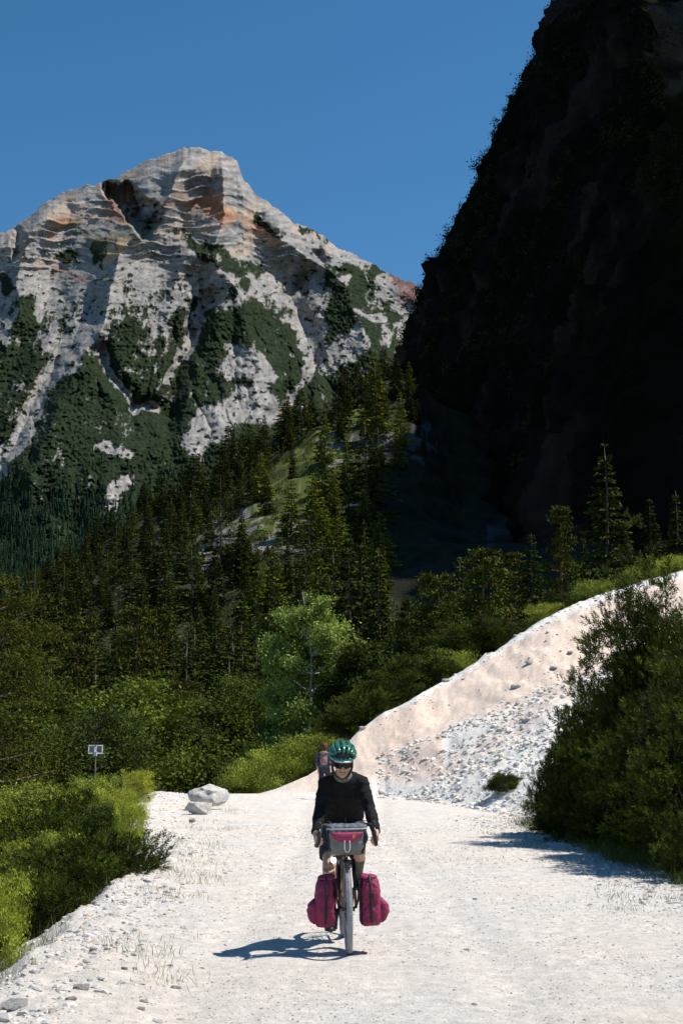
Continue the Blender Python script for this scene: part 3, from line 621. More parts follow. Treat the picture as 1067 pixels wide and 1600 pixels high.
# -- the wooded hill: conifers, each a tree of its own
TOPLIM = np.array([(-300, 980), (0, 915), (60, 880), (120, 830), (200, 770), (300, 700), (360, 655), (430, 610), (500, 590), (560, 545), (600, 520), (640, 540), (700, 900)])
placed = []
def far_tree(px, D, hgt, kind=None, **k):
    a = ray(px, 900)[0]; x = a*D
    z = H(x, D); top = proj(x, D, z+hgt)[1]; lim = np.interp(px, TOPLIM[:, 0], TOPLIM[:, 1])
    if D > 250 and top < lim: hgt = max(5, hgt-(lim-top)*D/2200)
    return place(kind or random.choice(SPR), x, D, hgt, sx=random.uniform(1.1, 1.75), tilt=random.uniform(-.04, .04), **k)
G1 = 'dark conifers crowding the wooded hill under the rock wall'
n = 0; tries = 0
while n < 215 and tries < 6000:
    tries += 1; D = random.uniform(235, 455); px = random.uniform(-70, 665)
    x = ray(px, 900)[0]*D; z = H(x, D); qx, qy = proj(x, D, z)
    if any((x-a)**2+(D-b)**2 < 15 for a, b in placed): continue
    g = max(stroke(np.array([qx]), np.array([qy]), [(350, 850), (420, 820), (470, 790)], 36)[0], stroke(np.array([qx]), np.array([qy]), [(440, 760), (500, 720), (600, 690)], 34)[0])
    if g > 0 and random.random() < .86: continue
    if qx > 600 and qy > 740: continue
    if qy > 1010: continue
    placed.append((x, D)); n += 1
    if px > 380 and random.random() < .22: far_tree(px, D, random.uniform(9, 15), LARCH, label='yellow-green larch among the dark conifers on the sunlit wooded hill', cat='larch tree', group='larches on the wooded hill')
    else: far_tree(px, D, random.uniform(8, 15.5), label='dark conifer on the wooded hill below the black rock wall', cat='conifer', group=G1)
for px, D, top in ((585, 400, 548), (627, 395, 612), (560, 440, 560), (600, 452, 540), (540, 425, 590), (575, 330, 655), (470, 430, 600), (355, 430, 655), (300, 400, 690)):
    a = ray(px, top)[0]; x = a*D; far_tree(px, D, CAM_H+ray(px, top)[1]*D-H(x, D), SPR[2] if top != 548 and top != 612 else LARCH, label='dark conifer on the wooded hill below the black rock wall' if top not in (548, 612) else 'yellow-green larch among the dark conifers on the sunlit wooded hill', cat='conifer' if top not in (548, 612) else 'larch tree', group=G1 if top not in (548, 612) else 'larches on the wooded hill')
# -- valley forest between the road crest and the hill
n = 0; tries = 0
while n < 118 and tries < 5000:
    tries += 1; D = random.uniform(88, 235); px = random.uniform(-120, 640)
    x = ray(px, 1162)[0]*D
    if any((x-a)**2+(D-b)**2 < 9 for a, b in placed) or (400 < px < 545 and D < 120): continue
    placed.append((x, D)); n += 1
    lim = np.interp(px, [-100, 0, 100, 250, 400, 520, 640], [980, 990, 985, 1000, 1000, 960, 960]) if D < 150 else np.interp(px, [-100, 0, 100, 250, 400, 520, 640], [935, 930, 915, 935, 930, 900, 905])
    top = lim+random.uniform(0, 70); hg = CAM_H+ray(px, top)[1]*D-H(x, D)
    if random.random() < .22 and D < 150: place(random.choice(BROAD), x, D, min(hg, 9), sx=1.1, label='leafy green tree in the dense valley forest behind the road', cat='broadleaf tree', group='broadleaf trees in the valley forest')
    elif random.random() < .2: place(random.choice(SCOT), x, D, min(hg, 16), sx=.9, label='open crowned pine in the dense valley forest behind the road', cat='pine tree', group='pines in the valley forest')
    else: place(random.choice(SPR), x, D, min(hg, 19 if D < 150 else random.uniform(10, 15)), sx=random.uniform(1.05, 1.7), tilt=random.uniform(-.03, .03), label='tall dark spruce in the dense valley forest behind the road', cat='spruce tree', group='spruces in the valley forest')
# -- row of smaller trees at the back of the road crest
for i in range(26):
    px = -60+i*18+random.uniform(-8, 8); D = random.uniform(72, 88)
    if px > 415: break
    if 168 < px < 255: continue
    x = ray(px, 1162)[0]*D; top = random.uniform(1020, 1110); hg = CAM_H+ray(px, top)[1]*D-H(x, D)
    pr = random.choice([BIRCHY[0], BIRCHY[1], BIRCHY[1], SPR[1], SPR[0], NEARPINE[1]]); kn = {'b': 'leafy tree', 's': 'spruce tree', 'p': 'pine tree'}[pr.name[0]]
    place(pr, x, D, hg, sx=1.15, label={'b': 'green leafy tree in the front row of the forest behind the crest', 's': 'slender spruce in the front row of the forest behind the crest', 'p': 'small open pine in the front row of the forest behind the crest'}[pr.name[0]], cat=kn, group='front row of the forest behind the crest, '+kn+'s')
place_px(BIRCH, 472, 72, 893, rz=1.0, sx=1.0, label='tall pale green birch with a thin light trunk rising before the dark forest', cat='birch tree')
place_px(BIRCHY[0], 193, 66, 1015, sx=1.25, label='round bright green leafy tree left of centre above the willow scrub', cat='broadleaf tree')
place_px(BIRCHY[1], 150, 60, 1050, sx=1.2, label='darker green leafy tree just behind the small solar panels', cat='broadleaf tree')
# large pine cropped by the left edge, with dead limbs
place(NEARPINE[0], -10.2, 38, 9.4, rz=.6, sx=1.25, label='large untidy pine with bare dead limbs cropped by the left edge', cat='pine tree')
place(NEARPINE[1], -13.5, 47, 10.6, rz=2.2, sx=1.2, label='tall pine at the left edge behind the pine with dead limbs', cat='pine tree')
# -- right side, behind the spoil ridge
for pr, px, D, top, sx, lab, cat in (
    (SPR[2], 950, 118, 690, 1.05, 'tallest spruce above the spoil ridge, pointed, against the black wall', 'spruce tree'),
    (SCOT[1], 880, 84, 785, .75, 'slender pine with orange lower trunk standing on the spoil ridge crest', 'pine tree'),
    (SCOT[0], 757, 92, 852, 1.15, 'broad open pine left of the pine with orange lower trunk', 'pine tree'),
    (SPR[0], 833, 104, 832, 1.2, 'bushy spruce between the broad open pine and the orange trunk pine', 'spruce tree'),
    (SCOT[2], 684, 76, 893, 1.0, 'wide pine with a reddish forked trunk behind the middle of the ridge', 'pine tree'),
    (SPR[3], 592, 125, 860, 1.3, 'narrow dark spruce right of the birch, pointed top', 'spruce tree'),
    (SPR[0], 545, 128, 838, 1.1, 'dark spruce directly behind the top of the birch', 'spruce tree'),
    (SPR[1], 565, 140, 848, 1.3, 'thin spruce squeezed between the dark spruce and the pointed narrow one', 'spruce tree'),
    (SPR[2], 520, 150, 852, 1.0, 'ragged spruce rising left behind the birch crown', 'spruce tree'),
    (SPR[4], 640, 100, 955, 1.3, 'low ragged spruce left of the pine with the forked trunk', 'spruce tree'),
    (BROAD[1], 560, 70, 955, 1.0, 'dark leafy tree between the birch and the spoil ridge', 'broadleaf tree'),
    (BROAD[0], 615, 76, 985, 1.2, 'leafy green tree above the lower end of the spoil ridge', 'broadleaf tree'),
    (SPR[1], 915, 128, 840, 1.3, 'short spruce at the left foot of the tallest spruce', 'spruce tree'),
    (SPR[0], 1020, 120, 778, 1.2, 'spruce right of the tallest spruce above the ridge', 'spruce tree'),
    (SPR[4], 1062, 110, 765, 1.2, 'gappy spruce at the right edge above the spoil ridge', 'spruce tree'),
    (SPR[3], 985, 105, 835, 1.4, 'small spruce low between the two right hand spruces', 'spruce tree'),
    (SPR[2], 720, 122, 868, 1.2, 'loose spruce behind the forked pine and the broad open pine', 'spruce tree'),
    (SCOT[0], 800, 120, 860, 1.1, 'pine half hidden left of the bushy spruce', 'pine tree')):
    place_px(pr, px, D, top, sx=sx, label=lab, cat=cat)
for i in range(20):                                       # dwarf pines along the back of the ridge
    px = 560+i*27+random.uniform(-8, 8); a = ray(px, 1162)[0]; D = float(np.interp(a, EA, ER))+random.uniform(3.5, 9)
    place(random.choice((MUGO[0], MUGO[3])), a*D, D, (random.uniform(1.5, 2.3) if px < 780 else random.uniform(.8, 1.3)), sx=random.uniform(1.1, 1.5), sink=.2, label='dark dwarf pine growing along the back of the spoil ridge', cat='dwarf pine', group='dwarf pines behind the spoil ridge')
for px, top, lab in ((850, 938, 'pale green willow shrub at the middle of the ridge crest'), (935, 900, 'bright green willow shrub high on the ridge below the tallest spruce'), (1005, 880, 'bright willow shrub near the right end of the ridge crest'), (1055, 862, 'willow shrub at the right edge on top of the ridge'), (700, 1010, 'willow shrub below the pine with the forked trunk'), (520, 1130, 'yellow-green willow shrub where the ridge meets the road crest'), (470, 1140, 'yellow-green willow shrub at the foot of the birch'), (435, 1165, 'small light green shrub left of the lower ridge end'), (395, 1180, 'low light green shrub at the end of the gravel crest')):
    a = ray(px, 1162)[0]; D = float(np.interp(a, EA, ER))+(5 if px > 560 else 12); x = ray(px, top)[0]*D
    place(random.choice(WILLOW), x, D, max(1.4, CAM_H+ray(px, top)[1]*D-H(x, D)), sx=1.2, label=lab, cat='shrub')
# -- left bank scrub
LB = [(W_, px, D, top, sx, lab) for W_, px, D, top, sx, lab in (
    (0, 215, 40, 1205, 1.1, 'light green willow shrub nearest the pale boulder, at the bank edge'), (1, 165, 36, 1195, 1.2, 'full willow shrub right of the post with the solar panels'), (0, 110, 34, 1225, 1.2, 'yellowish willow shrub left of the post with the solar panels'),
    (1, 55, 33, 1215, 1.3, 'willow shrub under the large pine with dead limbs'), (0, 0, 31, 1250, 1.3, 'willow shrub cut by the left edge below the large pine'), (0, 185, 28, 1262, 1.0, 'grassy willow clump spilling onto the gravel shoulder'),
    (1, 120, 26, 1265, 1.2, 'bright willow shrub in the middle of the left bank'), (0, 60, 24, 1290, 1.1, 'leafy willow shrub above the dark dwarf pines of the left bank'), (1, -10, 22, 1320, 1.2, 'willow shrub at the left edge halfway down the bank'),
    (0, 205, 23.5, 1330, .7, 'low feathery willow tuft at the shoulder edge'), (1, -60, 27, 1270, 1.3, 'willow shrub mostly outside the left edge'), (1, 20, 15.5, 1430, .9, 'light green willow shrub in the lower left corner'), (0, -15, 13.3, 1480, .8, 'small bright shrub lowest at the left edge'))]
for W_, px, D, top, sx, lab in LB:
    x = ray(px, max(top, 1162))[0]*D; place(WILLOW[W_], x, D, max(1.0, CAM_H+ray(px, top)[1]*D-H(x, D)+random.uniform(-.25, .15)), sx=sx*.8, label=lab, cat='shrub')
for px, D, top, sx, lab in ((140, 19.5, 1345, .9, 'dark dwarf pine with upright shoots at the shoulder of the left bank'), (95, 17, 1395, 1.0, 'dark dwarf pine low on the left bank'), (165, 18.3, 1378, .6, 'small dwarf pine overhanging the gravel edge on the left'), (50, 15, 1440, .85, 'dark dwarf pine near the lower left corner'), (100, 21.5, 1340, 1.0, 'dwarf pine behind the one with upright shoots')):
    x = ray(px-6, top)[0]*D; hg = max(.7, CAM_H+ray(px, top)[1]*D-H(x, D)); place(mugo_for(hg), x, D, hg, sx=1., label=lab, cat='dwarf pine')
for px, D, top, lab in ((75, 29, 1275, 'dark dwarf pine between the willow shrubs in the middle of the left bank'), (150, 31, 1262, 'dark dwarf pine in the gap behind the feathery willow clump'), (20, 19, 1390, 'dark dwarf pine near the left edge between two bright shrubs'), (25, 26, 1300, 'dwarf pine at the left edge under the willow scrub')):
    x = ray(px, top)[0]*D; hg = max(.9, CAM_H+ray(px, top)[1]*D-H(x, D)); place(mugo_for(hg), x, D, hg, label=lab, cat='dwarf pine')
for px, D, top, lab in ((95, 37, 1218, 'small broadleaf shrub among the willows near the panel post'), (35, 28.5, 1262, 'darker broadleaf shrub among the willows at the left'), (170, 26, 1300, 'low broadleaf shrub close to the gravel on the left bank'), (10, 17, 1425, 'low broadleaf shrub by the lower left edge')):
    x = ray(px, top)[0]*D; place(BIRCHY[1], x, D, max(1.3, CAM_H+ray(px, top)[1]*D-H(x, D)), sx=1.6, label=lab, cat='shrub')
# -- right dwarf pine mass
for px, D, top, sx, lab in ((1045, 24, 925, .85, 'largest dwarf pine, tallest of the dark mass at the right edge'), (985, 27, 1000, .62, 'tall dwarf pine with a lone shoot sticking up at the left of the mass'), (925, 26, 1085, .72, 'dwarf pine at the left shoulder of the dark mass'), (842, 26.5, 1150, .6, 'low dwarf pine at the left end of the dark mass'),
    (985, 24, 1060, .8, 'dwarf pine in the middle of the dark mass'), (1060, 21, 1060, .9, 'dwarf pine at the right edge in front of the largest one'), (945, 23.5, 1175, .9, 'dwarf pine at the front of the dark mass above the verge'), (1015, 21.5, 1160, .9, 'dwarf pine at the front right above the verge grass'), (1110, 19, 1130, 1.0, 'dwarf pine mostly outside the right edge'), (885, 24.8, 1220, .9, 'small dwarf pine with yellowish tips at the foot of the mass'), (835, 27, 1215, .6, 'low sprig of dwarf pine creeping toward the road'), (1080, 17.6, 1280, .7, 'small dwarf pine at the right edge beside the road')):
    x = ray(px+(52 if px < 915 else 34), max(top, 1162))[0]*D; hg = max(.4, CAM_H+ray(px, top)[1]*D-H(x, D)); place(mugo_for(hg), x, D, hg, sx=sx, label=lab, cat='dwarf pine')
x, y, z = on_ground(790, 1262); place(MUGO[2], x, y, .42, sx=1.3, label='knee-high sprig of dwarf pine standing alone left of the dark mass', cat='dwarf pine')
# -- grass: nobody could count it
def grass(name, pts, nb, hh, col, seed, sp=None):
    r = np.random.default_rng(seed); pts = np.array(pts); n = len(pts); P = np.repeat(pts, nb, 0)+r.normal(size=(n*nb, 2))*np.repeat(sp or .1, 1)
    z = terrain(P[:, 0], P[:, 1])-.01; L = hh*r.uniform(.4, 1.3, len(P)); dv = unit(np.stack([r.normal(size=len(P))*.4, r.normal(size=len(P))*.4, np.ones(len(P))], 1))
    V, Fq = blades(np.column_stack([P, z]), dv, L, .004+.006*hh, r)
    tone = r.uniform(.6, 1.5, len(P)); return tag(link(name, mesh_np(name, V, Fq, False, cols4(col, tone)), M['grass']), kind='stuff')
def scatter_px(boxes, r):
    out = []
    for (x0, y0, x1, y1, n) in boxes:
        for _ in range(n):
            px = r.uniform(x0, x1); py = r.uniform(y0, y1); p = on_ground(px, py, 0.); out.append((p[0], p[1]))
    return out
r_ = random.Random(5)
g1 = scatter_px([(290, 1262, 370, 1300, 26), (270, 1325, 345, 1385, 30), (240, 1460, 260, 1545, 9), (160, 1480, 195, 1510, 4), (345, 1255, 380, 1275, 6), (230, 1380, 330, 1420, 8), (290, 1300, 345, 1330, 7)], r_)
grass('sparse_grass', g1, 16, .11, (.20, .21, .09), 3, .13)
g2 = [(float(np.interp(y, [0, 12, 18, 27, 34], [4.5, 4.4, 4.35, 4.0, 3.8]))+r_.uniform(-.35, 2.3), y) for y in [r_.uniform(15, 30) for _ in range(900)]]
grass('verge_grass', g2, 34, .26, (.075, .105, .018), 4, .12)
g3 = scatter_px([(940, 1375, 1060, 1425, 16), (700, 1300, 860, 1330, 12), (780, 1290, 1000, 1350, 36)], r_)
grass('roadside_weeds', g3, 20, .08, (.11, .14, .05), 6)
g4 = [(float(shoulder(y))-r_.uniform(.1, 3.4), y) for y in [r_.uniform(9, 46) for _ in range(700)]]
grass('bank_grass', g4, 22, .22, (.11, .14, .03), 8, .14)

# ================================================================= STONES
def ico(r=1):
    bm = bmesh.new(); bmesh.ops.create_icosphere(bm, subdivisions=r, radius=1); V = np.array([v.co[:] for v in bm.verts]); Fq = np.array([[v.index for v in f.verts] for f in bm.faces]); bm.free(); return V, Fq
I1, I2 = ico(1), ico(4)
def stones(name, xy, size, col, seed, sink=.3, lift=0., flat=.6):
    r = np.random.default_rng(seed); n = len(xy); V0, F0 = I1; k = len(V0)
    q = unit(r.normal(size=(n, 4))); a, b, c, d = q.T
    Rm = np.stack([np.stack([1-2*(c*c+d*d), 2*(b*c-a*d), 2*(b*d+a*c)], -1), np.stack([2*(b*c+a*d), 1-2*(b*b+d*d), 2*(c*d-a*b)], -1), np.stack([2*(b*d-a*c), 2*(c*d+a*b), 1-2*(b*b+c*c)], -1)], 1)
    sc = r.uniform(.5, 1.15, (n, 3))*np.asarray(size)[:, None]*.5
    L = V0[None]*r.uniform(.72, 1.25, (n, k, 1))*sc[:, None]
    L = np.einsum('nij,nkj->nki', Rm, L); L[..., 2] *= flat
    z = terrain(xy[:, 0], xy[:, 1]); C = np.column_stack([xy, z+np.asarray(size)*(.5*flat-sink)*.6+lift])
    V = (C[:, None]+L).reshape(-1, 3); Fq = (F0[None]+(np.arange(n)*k)[:, None, None]).reshape(-1, 3)
    t = r.uniform(.58, 1.1, (n, 1))**.9; base = np.asarray(col)*t; warm = r.random((n, 1)) < .25; base = np.where(warm, base*np.array((1.0, .88, .76)), base)
    return tag(link(name, mesh_np(name, V, Fq, False, np.repeat(base, k, 0)), M['stone']), kind='stuff')
r_ = np.random.default_rng(77)
# loose gravel of the track: dense near, thinner far; never counted
def road_xy(n, y0, y1, xl, xr, p=1.6):
    y = y0*(y1/y0)**r_.random(n); x = r_.uniform(0, 1, n)*(xr-xl)+xl; return np.column_stack([x, y])
xy = road_xy(52000, 7.8, 30, -3.6, 5.2); cl = fbm(xy[:, 0]*.9, xy[:, 1]*.5, 0, 3, 301); keep = (xy[:, 0] > shoulder(xy[:, 1])-.4) & (np.abs(xy[:, 0]) < xy[:, 1]*.26+.4) & (r_.random(len(xy)) < .45+.7*cl)
xy = xy[keep]; stones('loose_gravel', xy, (.010+.022*r_.random(len(xy))**3)*(1+(xy[:, 1]-8)*.03), (.60, .565, .52), 1)
# coarse stones of the left shoulder
n = 9000; y = 7.5*(50/7.5)**r_.random(n); x = shoulder(y)+np.abs(r_.normal(0, .55, n))*r_.choice([1, 1, -1], n)*(.6+.02*y)+.05
cl = fbm(x*1.2, y*.8, 0, 3, 302); keep = (r_.random(n) < .5+1.2*cl) & (np.abs(x) < y*.26+.6)
xy = np.column_stack([x, y])[keep]; stones('shoulder_stones', xy, .018+.085*r_.random(len(xy))**3.2, (.62, .59, .55), 2)
# right edge of the track
n = 5200; y = 14*(34/14.)**r_.random(n); x = np.interp(y, [0, 12, 18, 27, 34], [4.5, 4.4, 4.35, 4.0, 3.8])+r_.normal(-.25, .5, n)
xy = np.column_stack([x, y]); stones('edge_stones', xy, .018+.09*r_.random(n)**3.5, (.60, .57, .54), 3)
# rubble on the spoil slope
n = 95000; px = r_.uniform(590, 1110, n); Dd = r_.uniform(24, 66, n); a = (px-CX)/2251; x = a*Dd; y = Dd
Dt, Dr, zr = np.interp(a, EA, ET), np.interp(a, EA, ER), np.interp(a, EA, EZ); s = (y-Dt)/(Dr-Dt)
spine = np.exp(-((s-.44)/.15)**2)*.9+.7*(s < .40)*(s > -.05)+.35*np.exp(-((s-.97)/.04)**2)*2+.16+.25*np.exp(-((s-.02)/.05)**2)
keep = (s > -.12*r_.random(n)) & (s < 1.0) & (r_.random(n) < spine*(.55+1.1*fbm(x*.5, y*.5, 0, 3, 303)))
x, y, s = x[keep], y[keep], s[keep]; xy = np.column_stack([x, y]); stones('spoil_rubble', xy, (.024+.26*r_.random(len(x))**8)*(1-.4*(s > .6)), (.78, .745, .70), 4, sink=.25)

# stones big enough to tell apart
def rock_mesh(seed, amp=.28, freq=1.3, flat=.65, cuts=7):
    r = np.random.default_rng(seed); V, Fq = I2; V = V.copy()
    V = V*(1+amp*fbm(V[:, 0]*freq+seed, V[:, 1]*freq, V[:, 2]*freq, 3, seed))[:, None]
    for _ in range(cuts*2):                                # broken faces
        d = unit(r.normal(size=3)); o = r.uniform(.50, .85); h = V@d; V = V-np.maximum(h-o, 0)[:, None]*d*.97
    V = V*(1+.09*fbm(V[:, 0]*4+seed, V[:, 1]*4, V[:, 2]*4, 4, seed+5, .6))[:, None]; V[:, 2] *= flat
    return mesh_np('rock', V, Fq, True)
RK = [rock_mesh(s) for s in (3, 4, 5, 6)]
for m_ in RK: m_.materials.append(M['boulder'])
def rock(px, py, wpx, label, k=0, flat=1., rz=0, z=None, name='stone', cat='stone', sink=.25, tilt=(0, 0), yoff=0, sz=None):
    p = on_ground(px, py, 0.); x, y = p[0], p[1]
    if z is not None and z != 'emb': pass
    if z == 'emb':
        Dd_ = np.linspace(25, 66, 500); a, b = ray(px, py); hit = CAM_H+b*Dd_ <= terrain(a*Dd_, Dd_); D = Dd_[np.argmax(hit)] if hit.any() else float(np.interp(a, EA, ER)); x, y = a*D, D
    s = wpx*y/2250/2; o = link(name, RK[k]); o.scale = (s, s*.85, s*flat); o.rotation_euler = (tilt[0], tilt[1], rz)
    o.location = (x, y+yoff, H(x, y)+s*flat*(.62-sink*1.6)*.65); return tag(o, label, cat)
D0 = on_ground(325, 1272)[1]
def big(name, px, py, D, s, k, rot, label):
    o = link(name, RK[k]); a, b = ray(px, py); o.location = (a*D, D, CAM_H+b*D); o.scale = s; o.rotation_euler = rot; return tag(o, label, 'boulder')
big('boulder', 328, 1245, 37, (.56, .48, .58), 0, (.1, -.22, .4), 'larger pale limestone boulder standing at the left end of the gravel crest')
big('boulder', 312, 1263, 34.6, (.40, .34, .42), 1, (0, .12, 1.2), 'lower pale boulder leaning against the larger one on its left')
rock(300, 1285, 15, 'small dark grey stone just in front of the two pale boulders', 2)
for px, py, w_, lab in ((22, 1588, 60, 'flat pale stone in the lower left corner of the track'), (130, 1560, 34, 'pale flat stone right of the one in the lower left corner'), (110, 1578, 20, 'grey stone touching the flat stone near the lower left corner'), (230, 1388, 17, 'whitish rounded stone at the shoulder below the willow tuft'), (145, 1508, 20, 'tan stone on the left shoulder halfway down'), (265, 1512, 12, 'small grey stone between two grass tufts on the left'), (222, 1582, 17, 'grey-tan stone at the bottom of the photo, left of centre'), (316, 1510, 9, 'small dark stone on open gravel left of the shadow'),
    (742, 1403, 9, 'small stone lying alone on the track right of the bicycle'), (728, 1482, 11, 'stone alone on the track, lower right of the bicycle'), (740, 1568, 12, 'small stone near the bottom of the photo, right half'), (1014, 1402, 9, 'small stone among weeds at the right road edge'), (150, 1560, 12, 'little stone touching the pale flat stone lower left'), (195, 1530, 14, 'angular stone low on the left shoulder'), (175, 1442, 13, 'angular stone at the edge of the left shoulder beside the dwarf pines')):
    rock(px, py, w_, lab, random.randrange(4), .7, random.uniform(0, 6))
for px, py, w_, lab in ((565, 1141, 14, 'pale stone on the lower left skyline of the spoil ridge'), (697, 1065, 14, 'dark grey stone on the skyline halfway up the spoil ridge'), (723, 1062, 8, 'small pale stone right of the dark grey skyline stone'), (827, 1038, 18, 'brownish stone in the middle of the pink earth'), (866, 1046, 15, 'grey stone right of the brownish one in the pink earth'), (804, 1076, 20, 'largest pale block on the rubble spine'), (781, 1144, 17, 'pale block low on the rubble slope'), (817, 1127, 11, 'grey block between the pale blocks and the dwarf pines'), (1031, 915, 13, 'tan stone high on the ridge near the right edge'), (1010, 920, 9, 'smaller tan stone left of the one high on the ridge'), (949, 985, 9, 'stone low in the pink earth near the lone shoot'), (804, 995, 9, 'small grey stone in the upper pink earth'), (948, 1048, 16, 'pinkish stone showing beside the dwarf pine mass'), (890, 1022, 12, 'pale stone on the top end of the rubble spine')):
    rock(px, py, w_, lab, random.randrange(4), .75, random.uniform(0, 6), z='emb', sink=.1)

# ================================================================= SOLAR PANEL POST
M['steel'] = material('galvanised_steel', (.45, .46, .48), .45, .1, 20, metal=.6)
M['white'] = material('white_paint', (.75, .76, .78), .5, .05, 10)
M['cell'] = material('solar_cell', (.11, .12, .14), .25, .1, 10, spec=.6)
sx_, sy_, sz_ = at(150, 1172, 44); gz = H(sx_, sy_)
t = tag(empty('solar_panel_post', (sx_, sy_, gz), R(3)), 'post carrying two small white framed solar panels above the left scrub', 'solar panels')
hp = sz_-gz
MB().tube([(0, 0, -.3), (0, 0, hp-.05)], .022, 10).build('pole', M['bark'], t)
b_ = MB(); b_.box((0, -.05, hp-.11), (.10, .10, .15)); b_.build('control_box', M['white'], t, smooth=False, bevel=.01)
for sgn in (-1, 1):
    rot = Matrix.Rotation(R(-14), 4, 'X'); c0 = Vector((sgn*.112, -.03, hp+.02))
    f_ = MB()
    for dx, dz, w1, h1 in ((0, .12, .215, .034), (0, -.12, .215, .034), (-.0925, 0, .032, .22), (.0925, 0, .032, .22)): f_.box(c0+rot @ Vector((dx, 0, dz)), (w1, .02, h1), rot)
    pf = f_.build('panel_frame', M['white'], t, smooth=False)
    b_ = MB(); b_.box(c0+rot @ Vector((0, -.002, 0)), (.166, .010, .221), rot); b_.build('solar_panel', M['cell'], pf, smooth=False)

# ================================================================= HIKER
M['skin'] = material('skin', (.50, .30, .215), .55, .08, 12, spec=.4)
M['cap'] = material('dark_red_cap', (.16, .025, .025), .85, .1, 30)
M['plaid'] = material('blue_plaid_shirt', (.055, .055, .115), .85, .5, 14)
M['trouser'] = material('dark_trousers', (.028, .026, .035), .85, .2, 12, bump=.3, bscale=14)
M['tanpack'] = material('beige_pack', (.24, .165, .135), .85, .15, 12, bump=.3, bscale=20)
M['pinkpack'] = material('faded_pink_pack', (.28, .15, .135), .85, .15, 12)
M['brownhair'] = material('brown_hair', (.06, .032, .018), .7, .3, 40)
M['boot'] = material('brown_boots', (.08, .055, .04), .8, .2, 12)
def hand(mb, wrist, palm_dir, side, up, curl=.5, s=1.0):
    """palm, four curled fingers and a thumb, as tubes joined into the body's mesh"""
    W_, d, sd_, u = Vector(wrist), Vector(palm_dir).normalized(), Vector(side).normalized(), Vector(up).normalized()
    mb.tube([W_-d*.01, W_+d*.045*s, W_+d*.085*s], [(.028*s, .019*s), (.040*s, .017*s), (.038*s, .014*s)], 10, flat=sd_)
    for i, (off, L) in enumerate(((.030, .068), (.011, .078), (-.010, .072), (-.030, .056))):
        p = W_+d*.080*s+sd_*off*s; c1 = (d*math.cos(curl*.6)-u*math.sin(curl*.6)); c2 = (d*math.cos(curl*1.9)-u*math.sin(curl*1.9)); c3 = (d*math.cos(curl*3.0)-u*math.sin(curl*3.0))
        p1 = p+c1*L*.45*s; p2 = p1+c2*L*.33*s; p3 = p2+c3*L*.25*s; mb.tube([p-d*.01, p1, p2, p3], [.0095*s, .0088*s, .008*s, .0065*s], 7)
    p = W_+d*.030*s+sd_*.030*s; p1 = p+(d*.6+sd_*.55-u*.35).normalized()*.036*s; p2 = p1+(d*.8+sd_*.0-u*.75).normalized()*.032*s; mb.tube([p, p1, p2], [.013*s, .0105*s, .008*s], 7)
hx, hy, _ = on_ground(507, 1248); hx = ray(507, 1200)[0]*hy
P_ = tag(empty('person', (hx, hy, H(hx, hy)), R(-6)), 'hiker in dark red cap and blue plaid shirt walking away behind the cyclist', 'person')
b_ = MB()   # y+ is away from us, the way the hiker faces
b_.ball((0, .03, 1.555), (.075, .095, .115)); b_.tube([(0, 0, 1.36), (0, .015, 1.47)], [.055, .05], 10)
b_.tube([(0, 0, .84), (0, 0, .98), (0, -.01, 1.15), (0, 0, 1.30), (0, 0, 1.385), (0, 0, 1.42)], [(.155, .11), (.16, .115), (.145, .10), (.175, .11), (.16, .09), (.06, .055)], 14, flat=(1, 0, 0))
for sgn in (-1, 1):
    b_.tube([(sgn*.165, 0, 1.365), (sgn*.215, -.01, 1.24), (sgn*.235, -.02, 1.09), (sgn*.225, .05, .97), (sgn*.215, .12, .87)], [.052, .046, .038, .034, .026], 10)
    hand(b_, (sgn*.213, .13, .86), (0, .3, -.95), (0, 1, .3), (-sgn, 0, 0), .45)
    st = .16*sgn
    b_.tube([(sgn*.085, 0, .90), (sgn*.09, .04+st*.6, .66), (sgn*.09, .05+st, .47), (sgn*.09, st*1.2-.03, .28), (sgn*.09, st*1.5-.03, .10)], [.088, .072, .055, .05, .036], 12)
    b_.tube([(sgn*.09, st*1.5-.08, .05), (sgn*.10, st*1.5+.13, .035)], [(.042, .04), (.038, .03)], 10, flat=(1, 0, 0))
b_.build('body', M['skin'], P_, voxel=.011, relax=3)
b_ = MB(); b_.tube([(0, 0, .93), (0, 0, 1.0), (0, -.01, 1.15), (0, 0, 1.30), (0, 0, 1.39), (0, 0, 1.425)], [(.172, .13), (.172, .128), (.16, .115), (.187, .124), (.172, .105), (.072, .07)], 14, flat=(1, 0, 0))
for sgn in (-1, 1): b_.tube([(sgn*.165, 0, 1.367), (sgn*.217, -.01, 1.24), (sgn*.237, -.02, 1.09), (sgn*.228, .04, .985)], [.064, .058, .05, .046], 10)
b_.build('shirt', M['plaid'], P_, voxel=.012, relax=3)
b_ = MB(); b_.tube([(0, 0, .82), (0, 0, .93), (0, 0, .99)], [(.16, .125), (.172, .13), (.168, .125)], 14, flat=(1, 0, 0))
for sgn in (-1, 1):
    st = .16*sgn; b_.tube([(sgn*.085, 0, .90), (sgn*.09, .04+st*.6, .66), (sgn*.09, .05+st, .47), (sgn*.09, st*1.2-.03, .28), (sgn*.09, st*1.5-.03, .09)], [.098, .085, .07, .066, .055], 12)
b_.build('trousers', M['trouser'], P_, voxel=.012, relax=3)
for sgn in (-1, 1):
    st = .16*sgn; MB().tube([(sgn*.09, st*1.5-.09, .05), (sgn*.095, st*1.5, .06), (sgn*.10, st*1.5+.14, .035)], [(.05, .05), (.052, .055), (.042, .034)], 10, flat=(1, 0, 0)).build('boot', M['boot'], P_, smooth=True)
b_ = MB(); b_.ball((0, -.005, 1.56), (.083, .095, .115)); b_.build('hair', M['brownhair'], P_)
